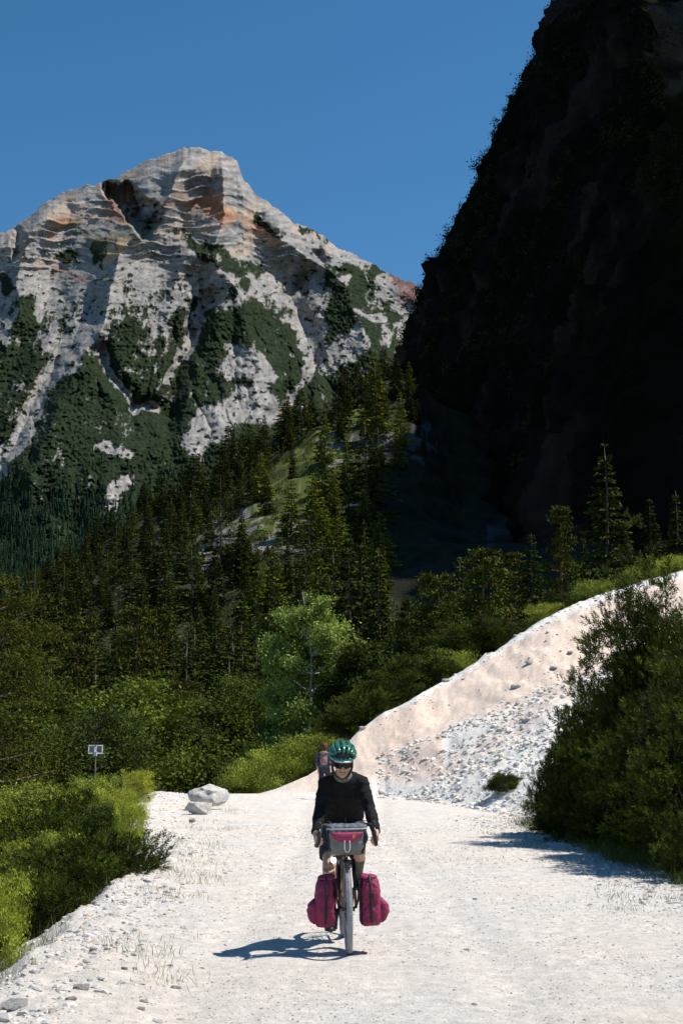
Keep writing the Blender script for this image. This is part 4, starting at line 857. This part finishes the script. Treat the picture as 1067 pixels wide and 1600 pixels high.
b_ = MB(); b_.ball((0, .03, 1.60), (.094, .112, .095)); b_.tube([(0, .10, 1.60), (0, .20, 1.585)], [(.075, .012), (.06, .006)], 12, flat=(1, 0, 0)); b_.build('cap', M['cap'], P_, voxel=.008)
B_ = tag(empty('backpack', (hx, hy, H(hx, hy)), R(-6)), 'small beige and faded pink backpack worn by the hiker', 'backpack')
b_ = MB(); b_.ball((0, -.20, 1.20), (.11, .08, .20), 18, 12); b_.box((0, -.185, 1.18), (.18, .12, .31)); b_.build('pack_bag', M['tanpack'], B_, voxel=.01, relax=6)
b_ = MB(); b_.ball((0, -.275, 1.14), (.10, .045, .12)); b_.build('front_pocket', M['pinkpack'], B_)
b_ = MB(); b_.ball((0, -.2, 1.385), (.13, .09, .045)); b_.build('top_lid', M['pinkpack'], B_)
for sgn in (-1, 1): MB().tube(curve([(sgn*.09, -.14, 1.36), (sgn*.10, -.03, 1.435), (sgn*.115, .10, 1.36), (sgn*.13, .115, 1.2), (sgn*.15, -.02, 1.03), (sgn*.11, -.13, 1.04)], 4), (.022, .006) and [(.022, .007)]*21, 8).build('shoulder_strap', M['trouser'], B_)
# a yellow flower at the verge
fx, fy, _ = on_ground(885, 1312); t = tag(empty('yellow_flower', (fx, fy, H(fx, fy))), 'single yellow flower in the grass at the foot of the dwarf pines', 'flower')
M['yellow'] = material('yellow_petals', (.8, .45, .01), .6); M['stem'] = material('green_stem', (.06, .11, .02), .7)
MB().tube([(0, 0, 0), (.01, 0, .1), (.0, -.02, .2)], .003, 5).build('stem', M['stem'], t)
b_ = MB()
for k in range(9):
    a = k*2*math.pi/9; b_.ball((.017*math.cos(a), -.02+.006*math.sin(a), .2+.015*math.sin(a)), (.014, .006, .010), 8, 5, Matrix.Rotation(-a, 4, 'Y'))
b_.build('petals', M['yellow'], t)

# ================================================================= BICYCLE
M['black'] = material('black_metal', (.012, .012, .013), .4, .1, 20, spec=.5)
M['tyre'] = material('dusty_tyre', (.30, .30, .325), .9, .22, 25, bump=.3, bscale=60)
M['rim'] = material('black_rim', (.02, .02, .02), .3)
M['copper'] = material('burnt_orange_paint', (.42, .11, .03), .3, .08, 8, spec=.6, coat=.5)
M['chrome'] = material('bright_alloy', (.6, .6, .6), .25, metal=1.)
M['rubber'] = material('black_rubber', (.018, .018, .018), .7, .1, 30)
M['maroon'] = material('maroon_bag_cloth', (.235, .022, .075), .65, .16, 9, bump=.45, bscale=22, bdist=.012, spec=.35)
M['pinkred'] = material('raspberry_bag_cloth', (.31, .03, .095), .6, .12, 9, bump=.35, bscale=22, bdist=.01, spec=.35)
M['greybag'] = material('grey_green_bag_cloth', (.155, .165, .155), .75, .12, 12, bump=.35, bscale=26, bdist=.01)
M['darkgrey'] = material('slate_grey_cloth', (.10, .115, .14), .7, .12, 12, bump=.3, bscale=26, bdist=.008)
M['palegrey'] = material('pale_grey_piping', (.45, .46, .46), .6)
M['strap'] = material('black_webbing', (.012, .012, .013), .7, .1, 40)
M['lamp'] = material('lit_headlight', (.9, 1, .98), .2, emit=((.70, 1., .93), 5.))
M['cord'] = material('white_cord', (.75, .75, .72), .6)
M['emblem'] = material('yellow_orange_badge', (.80, .33, .03), .5)
BX, BY, _ = on_ground(545, 1490); BZ = H(BX, BY); YAW = R(2.4)
def root(name, label, cat):
    o = tag(empty(name, (BX, BY, BZ), YAW), label, cat); o.rotation_euler = (0, R(-1.2), YAW); return o
bike = root('bicycle', 'loaded touring bicycle with burnt orange frame ridden toward us on white gravel', 'bicycle')
def circ(c, r, n=48, a0=0, a1=2*math.pi, closed=True):
    m = n if closed else n+1
    return [(c[0], c[1]+r*math.cos(a0+(a1-a0)*k/n), c[2]+r*math.sin(a0+(a1-a0)*k/n)) for k in range(m)]
def wheel(y, x=0., steer=0.):
    g = MB(); g.tube(circ((x, y, .350), .326, 64), [(.0245, .0245)]*64, 12, closed=True)
    for k in range(110):                                   # tread knobs
        a = k*2*math.pi/110
        for sx in (-.016, 0, .016):
            rr = .3495 if sx == 0 else .345; a2 = a+(.02 if sx else 0)
            g.box((x+sx, y+rr*math.cos(a2), .350+rr*math.sin(a2)), (.009, .012, .006), Matrix.Rotation(a2-math.pi/2, 4, 'X'))
    tyre = g.build('wheel', M['tyre'], bike)
    MB().tube(circ((x, y, .350), .298, 64), [(.013, .016)]*64, 8, closed=True).build('rim', M['rim'], tyre)
    MB().tube([(x-.055, y, .35), (x-.03, y, .35), (x+.03, y, .35), (x+.055, y, .35)], [.022, .014, .014, .022], 14).build('hub', M['black'], tyre)
    sp = MB()
    for k in range(28):
        a = k*2*math.pi/28; s = (-1)**k*.03; sp.tube([(x+s, y+.018*math.cos(a+.9*(-1)**(k//2)), .35+.018*math.sin(a+.9*(-1)**(k//2))), (x, y+.292*math.cos(a), .35+.292*math.sin(a))], .0013, 4, cap=False)
    sp.build('spokes', M['chrome'], tyre)
    d = MB(); d.tube(circ((x-.048, y, .35), .076, 32), [(.0015, .009)]*32, 6, closed=True)
    for k in range(6):
        a = k*math.pi/3; d.tube([(x-.048, y+.02*math.cos(a), .35+.02*math.sin(a)), (x-.048, y+.072*math.cos(a+.3), .35+.072*math.sin(a+.3))], .003, 4)
    d.build('brake_disc', M['chrome'], tyre); return tyre
wheel(0.); wheel(1.055, -.0)
# steering axis
HT, HB = Vector((0, .245, .93)), Vector((0, .198, .79))
fr = MB()
fr.tube([HT, HB], .021, 14); fr.tube([HB+Vector((0, 0, .03)), (0, .63, .285)], [.022, .023], 12); fr.tube([HT+Vector((0, .01, -.03)), (0, .765, .80)], .017, 12); fr.tube([(0, .63, .285), (0, .80, .90)], .016, 12)
for s in (-1, 1): fr.tube([(s*.02, .64, .285), (s*.055, .85, .31), (s*.065, 1.055, .35)], [.012, .010, .009], 8); fr.tube([(s*.014, .765, .79), (s*.055, .9, .6), (s*.065, 1.055, .35)], [.009, .008, .008], 8)
fr.tube([(-.035, .63, .285), (.035, .63, .285)], .024, 12); fr.build('frame', M['copper'], bike)
fk = MB(); fk.tube([HB+Vector((0, -.004, .0)), HB+Vector((0, -.016, -.035))], [.024, .028], 12); fk.tube(curve([(-.055, .165, .735), (-.03, .178, .765), (0, .182, .772), (.03, .178, .765), (.055, .165, .735)], 5), .018, 10)
fk.build('fork_crown', M['black'], bike)
for s in (-1, 1):
    MB().tube(curve([(s*.050, .170, .745), (s*.056, .140, .64), (s*.061, .08, .50), (s*.064, .01, .355)], 5), [(.011, .018)]*8+[(.009, .013)]*8, 10).build('fork_blade', M['black'], bike)
    MB().tube([(s*.0615, .076, .49), (s*.0635, .045, .43), (s*.0645, .02, .375)], [(.0125, .0175), (.013, .017), (.011, .015)], 10).build('fork_panel', M['copper'], bike)
    MB().tube([(s*.064, .150, .73), (s*.072, .120, .62), (s*.075, .07, .50)], [(.010, .014)]*3, 8).build('blade_guard', M['black'], bike)
md = MB(); md.tube(circ((0, 0, .35), .385, 26, R(32), R(118), False), [(.032, .004)]*27, 10, flat=(1, 0, 0)); md.tube([(0, .13, .73), (0, .19, .775)], .008, 6); md.build('mudguard', M['black'], bike)
# handlebar: flat top, flared drops
hb = MB(); bar = curve([(-.235, -.03, .865), (-.232, .03, .850), (-.222, .02-.085, .895), (-.212, -.07, .955), (-.205, .02, .995), (-.19, .10, 1.005), (-.12, .125, 1.005), (0, .125, 1.0), (.12, .125, 1.005), (.19, .10, 1.005), (.205, .02, .995), (.212, -.07, .955), (.222, -.065, .895), (.232, .03, .850), (.235, .10, .845)], 5)
bar = curve([(-.245, .12, .850), (-.240, .04, .848), (-.232, -.035, .865), (-.222, -.062, .915), (-.213, -.035, .965), (-.206, .03, .995), (-.19, .10, 1.005), (-.12, .125, 1.005), (0, .125, 1.002), (.12, .125, 1.005), (.19, .10, 1.005), (.206, .03, .995), (.213, -.035, .965), (.222, -.062, .915), (.232, -.035, .865), (.240, .04, .848), (.245, .12, .850)], 5)
hb.tube(bar, .0155, 10); hb.tube([(0, .125, 1.0), (0, .24, .965)], [.018, .021], 10); hb.tube([HT, (0, .255, .985)], .02, 10); hb.build('handlebar', M['rubber'], bike)
for s in (-1, 1):
    h = MB(); h.tube(curve([(s*.206, .03, 1.0), (s*.214, -.04, .995), (s*.218, -.095, 1.005), (s*.217, -.115, 1.045)], 4), [(.016, .018)]*5+[(.017, .02)]*4+[(.016, .018)]*2+[(.013, .014), (.009, .010)], 10)
    hood = h.build('brake_hood', M['rubber'], bike)
    MB().tube(curve([(s*.218, -.10, .998), (s*.224, -.135, .96), (s*.232, -.125, .90), (s*.240, -.10, .855)], 4), [(.010, .005)]*13, 8).build('brake_lever', M['black'], bike)
    # cable from lever to frame
    MB().tube(curve([(s*.205, .05, .99), (s*.15, -.0, 1.045), (s*.07, .02, .98), (s*.02, .16, .90)], 6), .0028, 6).build('brake_cable', M['black'], bike)
sd_ = MB(); sd_.tube([(0, .70, .965), (0, .78, .97), (0, .86, .975), (0, .93, .98), (0, .965, .978)], [(.02, .018), (.028, .022), (.062, .028), (.072, .03), (.05, .02)], 14, flat=(1, 0, 0)); sd_.tube([(0, .80, .90), (0, .82, .955)], .013, 8); sd_.build('saddle', M['rubber'], bike)
ck = MB(); ck.tube([(.06, .63, .285), (.075, .622, .455)], [.013, .010], 8); ck.tube([(-.06, .63, .285), (-.075, .638, .115)], [.013, .010], 8); ck.tube(circ((-.045, .63, .285), .082, 36), [(.003, .008)]*36, 6, closed=True)
for k in range(5): ck.tube([(-.05, .63, .285), (-.045, .63+.08*math.cos(k*1.257), .285+.08*math.sin(k*1.257))], .006, 5)
ck.tube([(-.06, .63, .285), (.06, .63, .285)], .012, 8); ck.build('crankset', M['black'], bike)
for s, z in ((1, .455), (-1, .115)): MB().box((s*.125, .63-s*.008, z), (.095, .075, .022)).build('pedal', M['black'], bike, smooth=False, bevel=.005)
MB().tube([(-.045, .63, .367), (-.045, 1.055, .40)], .004, 5).tube([(-.045, .63, .203), (-.045, .99, .27)], .004, 5).build('chain', M['black'], bike)
for s in (-1, 1):
    k = MB(); q = .088
    k.tube(curve([(s*.07, .0, .36), (s*q, -.06, .45), (s*q, -.09, .56), (s*q, .0, .58), (s*q, .10, .56), (s*q, .08, .45), (s*.072, .0, .36)], 4), .005, 6); k.tube([(s*.066, .10, .56), (s*q, .10, .56)], .005, 6); k.build('pannier_rack', M['black'], bike)
bt = MB(); bt.tube([(-.038, .40, .60), (-.038, .52, .45)], .034, 12); bt.tube([(-.038, .385, .62), (-.038, .40, .60)], [.018, .034], 12); bt.build('bottle', M['copper'], bike)
l = MB(); l.tube([(-.108, .075, .735), (-.108, .04, .735), (-.108, .0, .735)], [.014, .021, .024], 16); l.tube([(-.108, .06, .735), (-.05, .15, .75)], .006, 6); hl = l.build('headlight', M['black'], bike)
MB().tube([(-.108, .001, .735), (-.108, -.006, .735)], [.0225, .019], 18).build('lens', M['lamp'], hl)
cp = MB(); cp.tube([(.0, .20, 1.0), (.0, .05, 1.055)], .004, 5); cp.tube(circ((0, .1, 1.035), .022, 14), [.004]*14, 5, closed=True); cp.build('bell', M['black'], bike)
# ---------------------------------------------------------------- bags
hbag = root('handlebar_bag', 'grey-green bag with maroon flap pocket strapped to the handlebar', 'handlebar bag')
def loft(rings, name, mat, parent, relax=4, voxel=.006, wr=.010):
    """rings: (z, cx, cy, half width, half depth, squareness)"""
    g = MB(); vs = []; n = 32
    for (z, cx, cy, a, b, q) in rings:
        for k in range(n):
            t = 2*math.pi*k/n; c, s = math.cos(t), math.sin(t); vs.append((cx+a*math.copysign(abs(c)**q, c), cy+b*math.copysign(abs(s)**q, s), z))
    m = len(rings); fs = [(i*n+k, i*n+(k+1) % n, (i+1)*n+(k+1) % n, (i+1)*n+k) for i in range(m-1) for k in range(n)]+[tuple(range(n))[::-1], tuple((m-1)*n+k for k in range(n))]
    g.add(vs, fs); o = g.build(name, mat, parent, voxel=voxel, relax=relax); me = o.data; N = len(me.vertices)
    co = np.empty(N*3, np.float32); nn_ = np.empty(N*3, np.float32); me.vertices.foreach_get('co', co); me.vertices.foreach_get('normal', nn_); co = co.reshape(-1, 3); nn_ = nn_.reshape(-1, 3)
    if wr: co += nn_*(wr*(fbm(co[:, 0]*13, co[:, 1]*13, co[:, 2]*9, 3, 7)+.5*ridged(co[:, 0]*16+3, co[:, 1]*16, co[:, 2]*26, 2, 9)-.3))[:, None]; me.vertices.foreach_set('co', co.ravel()); me.update()
    return o
Zt = 1.008
loft([(.775, 0, .015, .13, .045, .6), (.79, 0, .01, .142, .068, .5), (.85, 0, .0, .150, .085, .45), (.93, 0, -.005, .158, .085, .45), (.985, 0, .0, .162, .075, .45), (.995, 0, .0, .160, .068, .45)], 'bag_body', M['greybag'], hbag)
loft([(.983, 0, .0, .168, .080, .42), (.998, 0, -.002, .170, .084, .42), (1.012, 0, .0, .162, .070, .5), (1.022, 0, .01, .12, .045, .6)], 'roll_top', M['darkgrey'], hbag, voxel=.004)
MB().tube([(-.164, -.074, .986), (-.12, -.088, .984), (0, -.091, .983), (.12, -.088, .984), (.164, -.074, .986)], [(.006, .003)]*5, 8, flat=(0, 0, 1)).build('piping', M['palegrey'], hbag)
fl_ = MB(); nn = 18; vs = []
for j in range(7):
    v = j/6
    for i in range(nn+1):
        u = -1+2*i/nn; hw = .137*(1-.10*v); z = .962-.003-.082*v*(1-.42*abs(u)**2.2); x = u*hw*(1-.12*v); bul = .022*math.sin(math.pi*min(1, v*.9+.1))*(1-u*u)**.5
        vs.append((x, -.088-bul-.004, z))
k0 = len(vs); vs += [(a, b+.02, c) for a, b, c in vs]
fs = [(j*(nn+1)+i, j*(nn+1)+i+1, (j+1)*(nn+1)+i+1, (j+1)*(nn+1)+i) for j in range(6) for i in range(nn)]; fs += [tuple(k0+q for q in f[::-1]) for f in fs]
per_ = [i for i in range(nn+1)]+[j*(nn+1)+nn for j in range(1, 7)]+[6*(nn+1)+i for i in range(nn-1, -1, -1)]+[j*(nn+1) for j in range(5, 0, -1)]
fs += [(per_[q], per_[(q+1) % len(per_)], k0+per_[(q+1) % len(per_)], k0+per_[q]) for q in range(len(per_))]
fl_.add(vs, fs); fl_.build('flap_pocket', M['pinkred'], hbag)
MB().tube(curve([(-.020, -.118, .895), (-.022, -.122, .84), (-.014, -.12, .812), (0, -.12, .805), (.014, -.12, .812), (.022, -.122, .84), (.020, -.118, .895)], 4), .0032, 6).build('cord_loop', M['cord'], hbag)
e_ = MB(); e_.box((.052, -.113, .925), (.012, .004, .028), Matrix.Rotation(.12, 4, 'Y')); e_.box((.063, -.113, .930), (.008, .004, .012)); e_.build('badge', M['emblem'], hbag, smooth=False)
for s in (-1, 1): MB().tube([(s*.150, -.058, .998), (s*.148, -.072, .92), (s*.14, -.068, .85), (s*.125, -.045, .785)], [(.011, .004)]*4, 8, flat=(1, 0, 0)).build('side_strap', M['strap'], hbag)
for s, lab in ((-1, 'maroon pannier left of the front wheel as we see it, the darker one'), (1, 'raspberry maroon pannier right of the front wheel, lit by the sun')):
    pn = root('pannier', lab, 'pannier'); x0 = s*.108
    mat = M['maroon'] if s < 0 else M['pinkred']; mat = M['maroon']
    cxm = s*.183
    loft([(.225, cxm-s*.0, .02, .070, .11, .55), (.25, cxm, .02, .080, .135, .5), (.33, cxm+s*.002, .02, .083, .15, .45), (.45, cxm-s*.002, .02, .078, .145, .45), (.545, cxm-s*.006, .02, .072, .13, .45), (.585, cxm-s*.01, .02, .066, .11, .5), (.600, cxm-s*.018, .02, .045, .085, .6)], 'bag_body', mat, pn, voxel=.007)
    loft([(.240, s*.250, .02, .030, .07, .7), (.258, s*.257, .02, .048, .095, .6), (.33, s*.275, .02, .053, .105, .55), (.39, s*.268, .02, .050, .10, .6), (.425, s*.252, .02, .030, .08, .7)], 'side_pocket', mat, pn, voxel=.006)
    loft([(.585, cxm-s*.012, .02, .060, .105, .5), (.603, cxm-s*.014, .01, .066, .11, .5), (.618, cxm-s*.02, .01, .050, .085, .6)], 'rolled_top', mat, pn, voxel=.005)
    MB().tube(curve([(cxm-s*.01, -.085, .615), (cxm-s*.008, -.132, .56), (cxm-s*.004, -.142, .42), (cxm, -.136, .30), (cxm+s*.002, -.118, .25)], 5), [(.010, .004)]*21, 8, flat=(1, 0, 0)).build('strap', M['strap'], pn)
    MB().box((cxm-s*.006, -.15, .47), (.03, .014, .04)).build('buckle', M['strap'], pn, smooth=False, bevel=.004)
    for yy_ in (-.07, .09): MB().box((s*.097, yy_, .555), (.02, .035, .05)).build('hook', M['strap'], pn, smooth=False, bevel=.004)
    MB().box((s*.101, .02, .40), (.008, .22, .32)).build('back_plate', M['strap'], pn, smooth=False, bevel=.003)

# ================================================================= RIDER
M['jersey'] = material('black_jersey', (.013, .013, .014), .9, .3, 20, bump=.5, bscale=18, bdist=.01, spec=.15)
M['shorts'] = material('charcoal_shorts', (.035, .037, .045), .85, .2, 14, bump=.5, bscale=14, bdist=.012)
M['sock'] = material('olive_grey_socks', (.10, .105, .085), .9, .1, 60)
M['shoe'] = material('dark_shoes', (.03, .028, .026), .7, .2, 20)
M['helmet'] = material('glossy_teal_helmet', (.025, .155, .105), .22, .05, 8, spec=.6, coat=.4)
M['liner'] = material('dark_helmet_liner', (.02, .028, .026), .7)
M['visor'] = material('pale_blue_peak', (.52, .62, .68), .5, .05, 20)
M['lens_'] = material('dark_lens', (.004, .004, .005), .3, spec=.25)
M['buff'] = material('grey_green_neckerchief', (.16, .16, .125), .85, .45, 24)
M['lip'] = material('lips', (.42, .14, .12), .45); M['teeth'] = material('teeth', (.75, .72, .66), .3); M['nail'] = material('nails', (.55, .35, .28), .3)
def wrinkle(o, amp, fx, fz):
    me = o.data; N = len(me.vertices); co = np.empty(N*3, np.float32); q = np.empty(N*3, np.float32); me.vertices.foreach_get('co', co); me.vertices.foreach_get('normal', q); co = co.reshape(-1, 3); q = q.reshape(-1, 3)
    co += q*(amp*(ridged(co[:, 0]*fx+co[:, 2]*4, co[:, 1]*fx, co[:, 2]*fz, 3, 41)-.55))[:, None]; me.vertices.foreach_set('co', co.ravel()); me.update()
rider = root('person', 'smiling cyclist in green helmet, dark sunglasses and black long-sleeved top on the bicycle', 'person')
HC = Vector((-.008, .275, 1.508)); hr = Matrix.Rotation(R(17), 4, 'X') @ Matrix.Rotation(R(3), 4, 'Y')   # head, tipped a little down
def hd(x, y, z): return HC+(hr.to_3x3() @ Vector((x, y, z)))
SHL, HIP = [Vector((-.152, .44, 1.335)), Vector((.160, .44, 1.335))], [Vector((-.095, .80, .95)), Vector((.095, .80, .95))]
ELB = [Vector((-.205, .30, 1.105)), Vector((.215, .30, 1.105))]; WR = [Vector((-.248, .055, .942)), Vector((.248, .055, .942))]
KN = [Vector((-.135, .45, .635)), Vector((.13, .40, .83))]; AN = [Vector((-.125, .70, .215)), Vector((.125, .70, .545))]
def torso(mb, g=0., z1=1.0):
    mb.tube([(0, .86, .92), (0, .80, 1.00), (0, .71, 1.09), (0, .60, 1.20), (0, .50, 1.30), (0, .435, 1.365), (0, .40, 1.40)], [(.145+g, .10+g), (.172+g, .115+g), (.172+g, .105+g), (.182+g, .11+g), (.195+g, .115+g), (.160+g, .085+g), (.07+g, .06+g)], 20, flat=(1, 0, 0))
def arm(mb, i, g=0., end=1.0):
    s, e, w_ = SHL[i], ELB[i], WR[i]; w2 = e.lerp(w_, end)
    mb.tube([s+Vector((-.07 if i else .07, .01, .022)), s, s.lerp(e, .35), s.lerp(e, .75), e, e.lerp(w2, .25), e.lerp(w2, .7), w2], [.052+g, .055+g, .046+g, .040+g, .037+g, .038+g, .030+g, .025+g], 14)
def leg(mb, i, g=0., t1=1.0):
    h, k, a = HIP[i], KN[i], AN[i]
    mb.tube([h+(h-k)*.10, h, h.lerp(k, .4), h.lerp(k, .8), k], [.085+g, .088+g, .074+g, .056+g, .052+g], 14)
    if t1 > 0: mb.tube([k, k.lerp(a, .25)+Vector((0, .018, 0)), k.lerp(a, .5)+Vector((0, .015, 0)), k.lerp(a, .8), a, a+Vector((0, .01, -.04))], [.052+g, .054+g, .047+g, .034+g, .031+g, .034+g], 14)
bd = MB(); torso(bd)
for i in (0, 1):
    arm(bd, i); leg(bd, i); a = AN[i]; bd.tube([a+Vector((0, .04, -.07)), a+Vector((0, -.04, -.075)), a+Vector((0, -.15, -.09))], [(.033, .03), (.04, .032), (.035, .018)], 10, flat=(1, 0, 0))
    s = -1 if i == 0 else 1   # hands wrapped round the drops behind the levers
    w_ = WR[i]; dv = Vector((-s*.02, -.62, -.32)).normalized(); hand(bd, w_, dv, Vector((-s*.10, -.30, .9)), Vector((s*1., .0, .15)), .62, 1.05)
bd.tube([(0, .43, 1.37), hd(0, .05, -.10), hd(0, .03, -.04)], [.060, .053, .052], 14)
bd.ball(hd(0, .015, .035), (.076, .096, .098), 20, 14, hr); bd.ball(hd(0, -.022, -.045), (.056, .062, .072), 18, 12, hr); bd.ball(hd(0, -.052, -.098), (.028, .024, .020), 12, 8, hr)
bd.tube([hd(0, -.078, .012), hd(0, -.098, -.022), hd(0, -.103, -.034)], [.008, .012, .013], 8); bd.ball(hd(-.011, -.092, -.036), .0085, 8, 6); bd.ball(hd(.011, -.092, -.036), .0085, 8, 6)
for s in (-1, 1):
    bd.ball(hd(s*.040, -.060, -.032), (.021, .020, .020), 10, 8, hr); bd.ball(hd(s*.079, .018, -.012), (.010, .020, .030), 10, 8, hr); bd.tube([hd(s*.012, -.086, .034), hd(s*.045, -.076, .034)], .011, 8)
bd.ball(hd(0, -.082, -.052), (.022, .010, .008), 10, 8, hr); bd.ball(hd(0, -.076, -.080), (.020, .012, .007), 10, 8, hr)
bd.build('body', M['skin'], rider, voxel=.0048, relax=2)
# open smile
MB().tube(curve([hd(-.022, -.082, -.061), hd(-.012, -.089, -.066), hd(0, -.092, -.067), hd(.012, -.089, -.066), hd(.022, -.082, -.061)], 4), [(.003, .0028)]*17, 8).build('teeth', M['teeth'], rider)
MB().tube(curve([hd(-.031, -.079, -.057), hd(-.014, -.091, -.061), hd(0, -.094, -.062), hd(.014, -.091, -.061), hd(.031, -.079, -.057)], 4), .0030, 6).tube(curve([hd(-.031, -.079, -.058), hd(-.014, -.089, -.074), hd(0, -.092, -.078), hd(.014, -.089, -.074), hd(.031, -.079, -.058)], 4), .0038, 6).build('lips', M['lip'], rider)
nl = MB()
# clothes
j = MB(); torso(j, .017)
for i in (0, 1): arm(j, i, .013, .97)
jm = j.build('jersey', M['jersey'], rider, voxel=.006, relax=14); wrinkle(jm, .012, 9, 14)
s_ = MB(); s_.tube([(0, .885, .885), (0, .82, .97), (0, .755, 1.055)], [(.15, .105), (.185, .138), (.175, .13)], 20, flat=(1, 0, 0))
for i in (0, 1):
    h, k = HIP[i], KN[i]; s_.tube([h+(h-k)*.1, h, h.lerp(k, .40), h.lerp(k, .72)], [.10, .108, .096, .088], 16)
wrinkle(s_.build('shorts', M['shorts'], rider, voxel=.007, relax=4), .010, 10, 14)
for i in (0, 1):
    k, a = KN[i], AN[i]; MB().tube([k.lerp(a, .44)+Vector((0, .017, 0)), k.lerp(a, .5)+Vector((0, .015, 0)), k.lerp(a, .8), a, a+Vector((0, .01, -.04))], [.055, .0525, .040, .037, .040], 14).build('sock', M['sock'], rider)
    q = MB(); q.tube([a+Vector((0, .065, -.055)), a+Vector((0, .03, -.050)), a+Vector((0, -.05, -.066)), a+Vector((0, -.13, -.086)), a+Vector((0, -.19, -.092))], [(.028, .03), (.040, .042), (.047, .038), (.047, .028), (.022, .016)], 14, flat=(1, 0, 0)); q.build('shoe', M['shoe'], rider)
# neckerchief, hair, glasses
nb = MB(); nb.tube([(0, .445, 1.375), (0, .40, 1.395), hd(0, .045, -.115)], [(.085, .072), (.078, .07), (.066, .066)], 18, flat=(1, 0, 0)); nb.ball((0, .345, 1.375), (.055, .03, .035), 12, 8); nb.build('neckerchief', M['buff'], rider, voxel=.006, relax=3)
hh_ = MB(); hh_.ball(hd(0, .035, .028), (.085, .093, .10), 20, 14, hr)
for s in (-1, 1): hh_.tube(curve([hd(s*.075, -.015, .03), hd(s*.083, -.005, -.02), hd(s*.078, .02, -.065), hd(s*.065, .05, -.11)], 4), [(.010, .022)]*13, 8)
hh_.tube(curve([hd(0, .10, -.02), hd(0, .12, -.10), hd(0, .13, -.18)], 4), .03, 8); hh_.build('hair', M['brownhair'], rider, voxel=.006, relax=2)
gl = MB(); nn = 20; vs = []
for j_ in range(7):
    v = -1+2*j_/6
    for i in range(nn+1):
        u = -1+2*i/nn; a = u*1.12; z = -.002+v*.0225*(1-.25*abs(u)**3)-(.008*math.exp(-(u/.14)**2) if v < 0 else 0)*v*-1*-1
        vs.append(hd(.082*math.sin(a)*.98, -.100*math.cos(a)**.8+.0 if abs(a) < 1.3 else 0, z))
vs2 = [Vector(v)+(hr.to_3x3() @ Vector((0, .004, 0))) for v in vs]; k0 = len(vs)
fs = [(j_*(nn+1)+i, j_*(nn+1)+i+1, (j_+1)*(nn+1)+i+1, (j_+1)*(nn+1)+i) for j_ in range(6) for i in range(nn)]; fs += [tuple(k0+q for q in f[::-1]) for f in fs]
fs += [(per_[q], per_[(q+1) % len(per_)], k0+per_[(q+1) % len(per_)], k0+per_[q]) for q in range(0)]
gl.add(vs+vs2, fs); sg = gl.build('sunglasses', M['lens_'], rider)
for s in (-1, 1): MB().tube([hd(s*.073, -.045, .02), hd(s*.084, .0, .018), hd(s*.084, .04, .008)], .0035, 6).build('glasses_arm', M['black'], sg)
# helmet: dark shell with raised glossy ribs between long vents
def hel(u, v, r=1.0):            # u: -1..1 across, v: 0 front .. 1 back
    th = u*1.50; ph = (v-.5)*2.55
    d = Vector((math.sin(th)*math.cos(ph*.55), math.sin(ph)*math.cos(th)**.35 if math.cos(th) > 0 else 0, max(0., math.cos(th))**.85*math.cos(ph)**.6 if math.cos(ph) > 0 else 0))
    return hd(d.x*.108*r, .018+d.y*.142*r, .058+d.z*.112*r)
base = MB(); base.ball(hd(0, .018, .060), (.100, .130, .100), 24, 14, hr)
he = base.build('helmet', M['liner'], rider)
rb = MB()
for u in (-.90, -.62, -.33, 0., .33, .62, .90):
    pts = [hel(u*(.55+.45*math.sin(math.pi*min(1, max(0, .06+v*.88)))**.6), v) for v in np.linspace(.05, .97, 16)]
    wd = .0165 if abs(u) < .8 else .018
    rb.tube(pts, [(wd*.8+.004*math.sin(math.pi*k/15), .011) for k in range(16)], 10, flat=(hr.to_3x3() @ Vector((math.cos(u*1.2), 0, -math.sin(u*1.2)))))
rim_ = [hd(.106*math.sin(t), .018-.138*math.cos(t), .055+.004*math.cos(t)) for t in np.linspace(0, 2*math.pi, 40, endpoint=False)]
rb.tube(rim_, [(.010, .014)]*40, 8, closed=True)
for v in (.30, .62):
    rb.tube([hel(u, v, .985) for u in np.linspace(-.92, .92, 16)], [(.008, .008)]*16, 8)
rb.build('helmet_shell', M['helmet'], he)
vz = MB(); vs = []
for j_ in range(5):
    v = j_/4
    for i in range(17):
        t = -1+2*i/16; vs.append(hd(.086*math.sin(t*1.1)*(1-.05*v), -.105*math.cos(t*.95)-.030*v*(1-.5*t*t)-.010, .052-.012*v+.008*(1-t*t)))
k0 = len(vs); vs += [Vector(v)-(hr.to_3x3() @ Vector((0, 0, .006))) for v in vs]
fs = [(j_*17+i, j_*17+i+1, (j_+1)*17+i+1, (j_+1)*17+i) for j_ in range(4) for i in range(16)]; fs += [tuple(k0+q for q in f[::-1]) for f in fs]
pr_ = [64+i for i in range(17)]; fs += [(pr_[i], pr_[i+1], k0+pr_[i+1], k0+pr_[i]) for i in range(16)]
vz.add(vs, fs); vz.build('peak', M['visor'], he)
for s in (-1, 1): MB().tube(curve([hd(s*.085, -.01, .05), hd(s*.080, -.008, -.03), hd(s*.055, -.03, -.10), hd(0, -.035, -.128)], 4), [(.006, .002)]*13, 6).build('chin_strap', M['strap'], he)
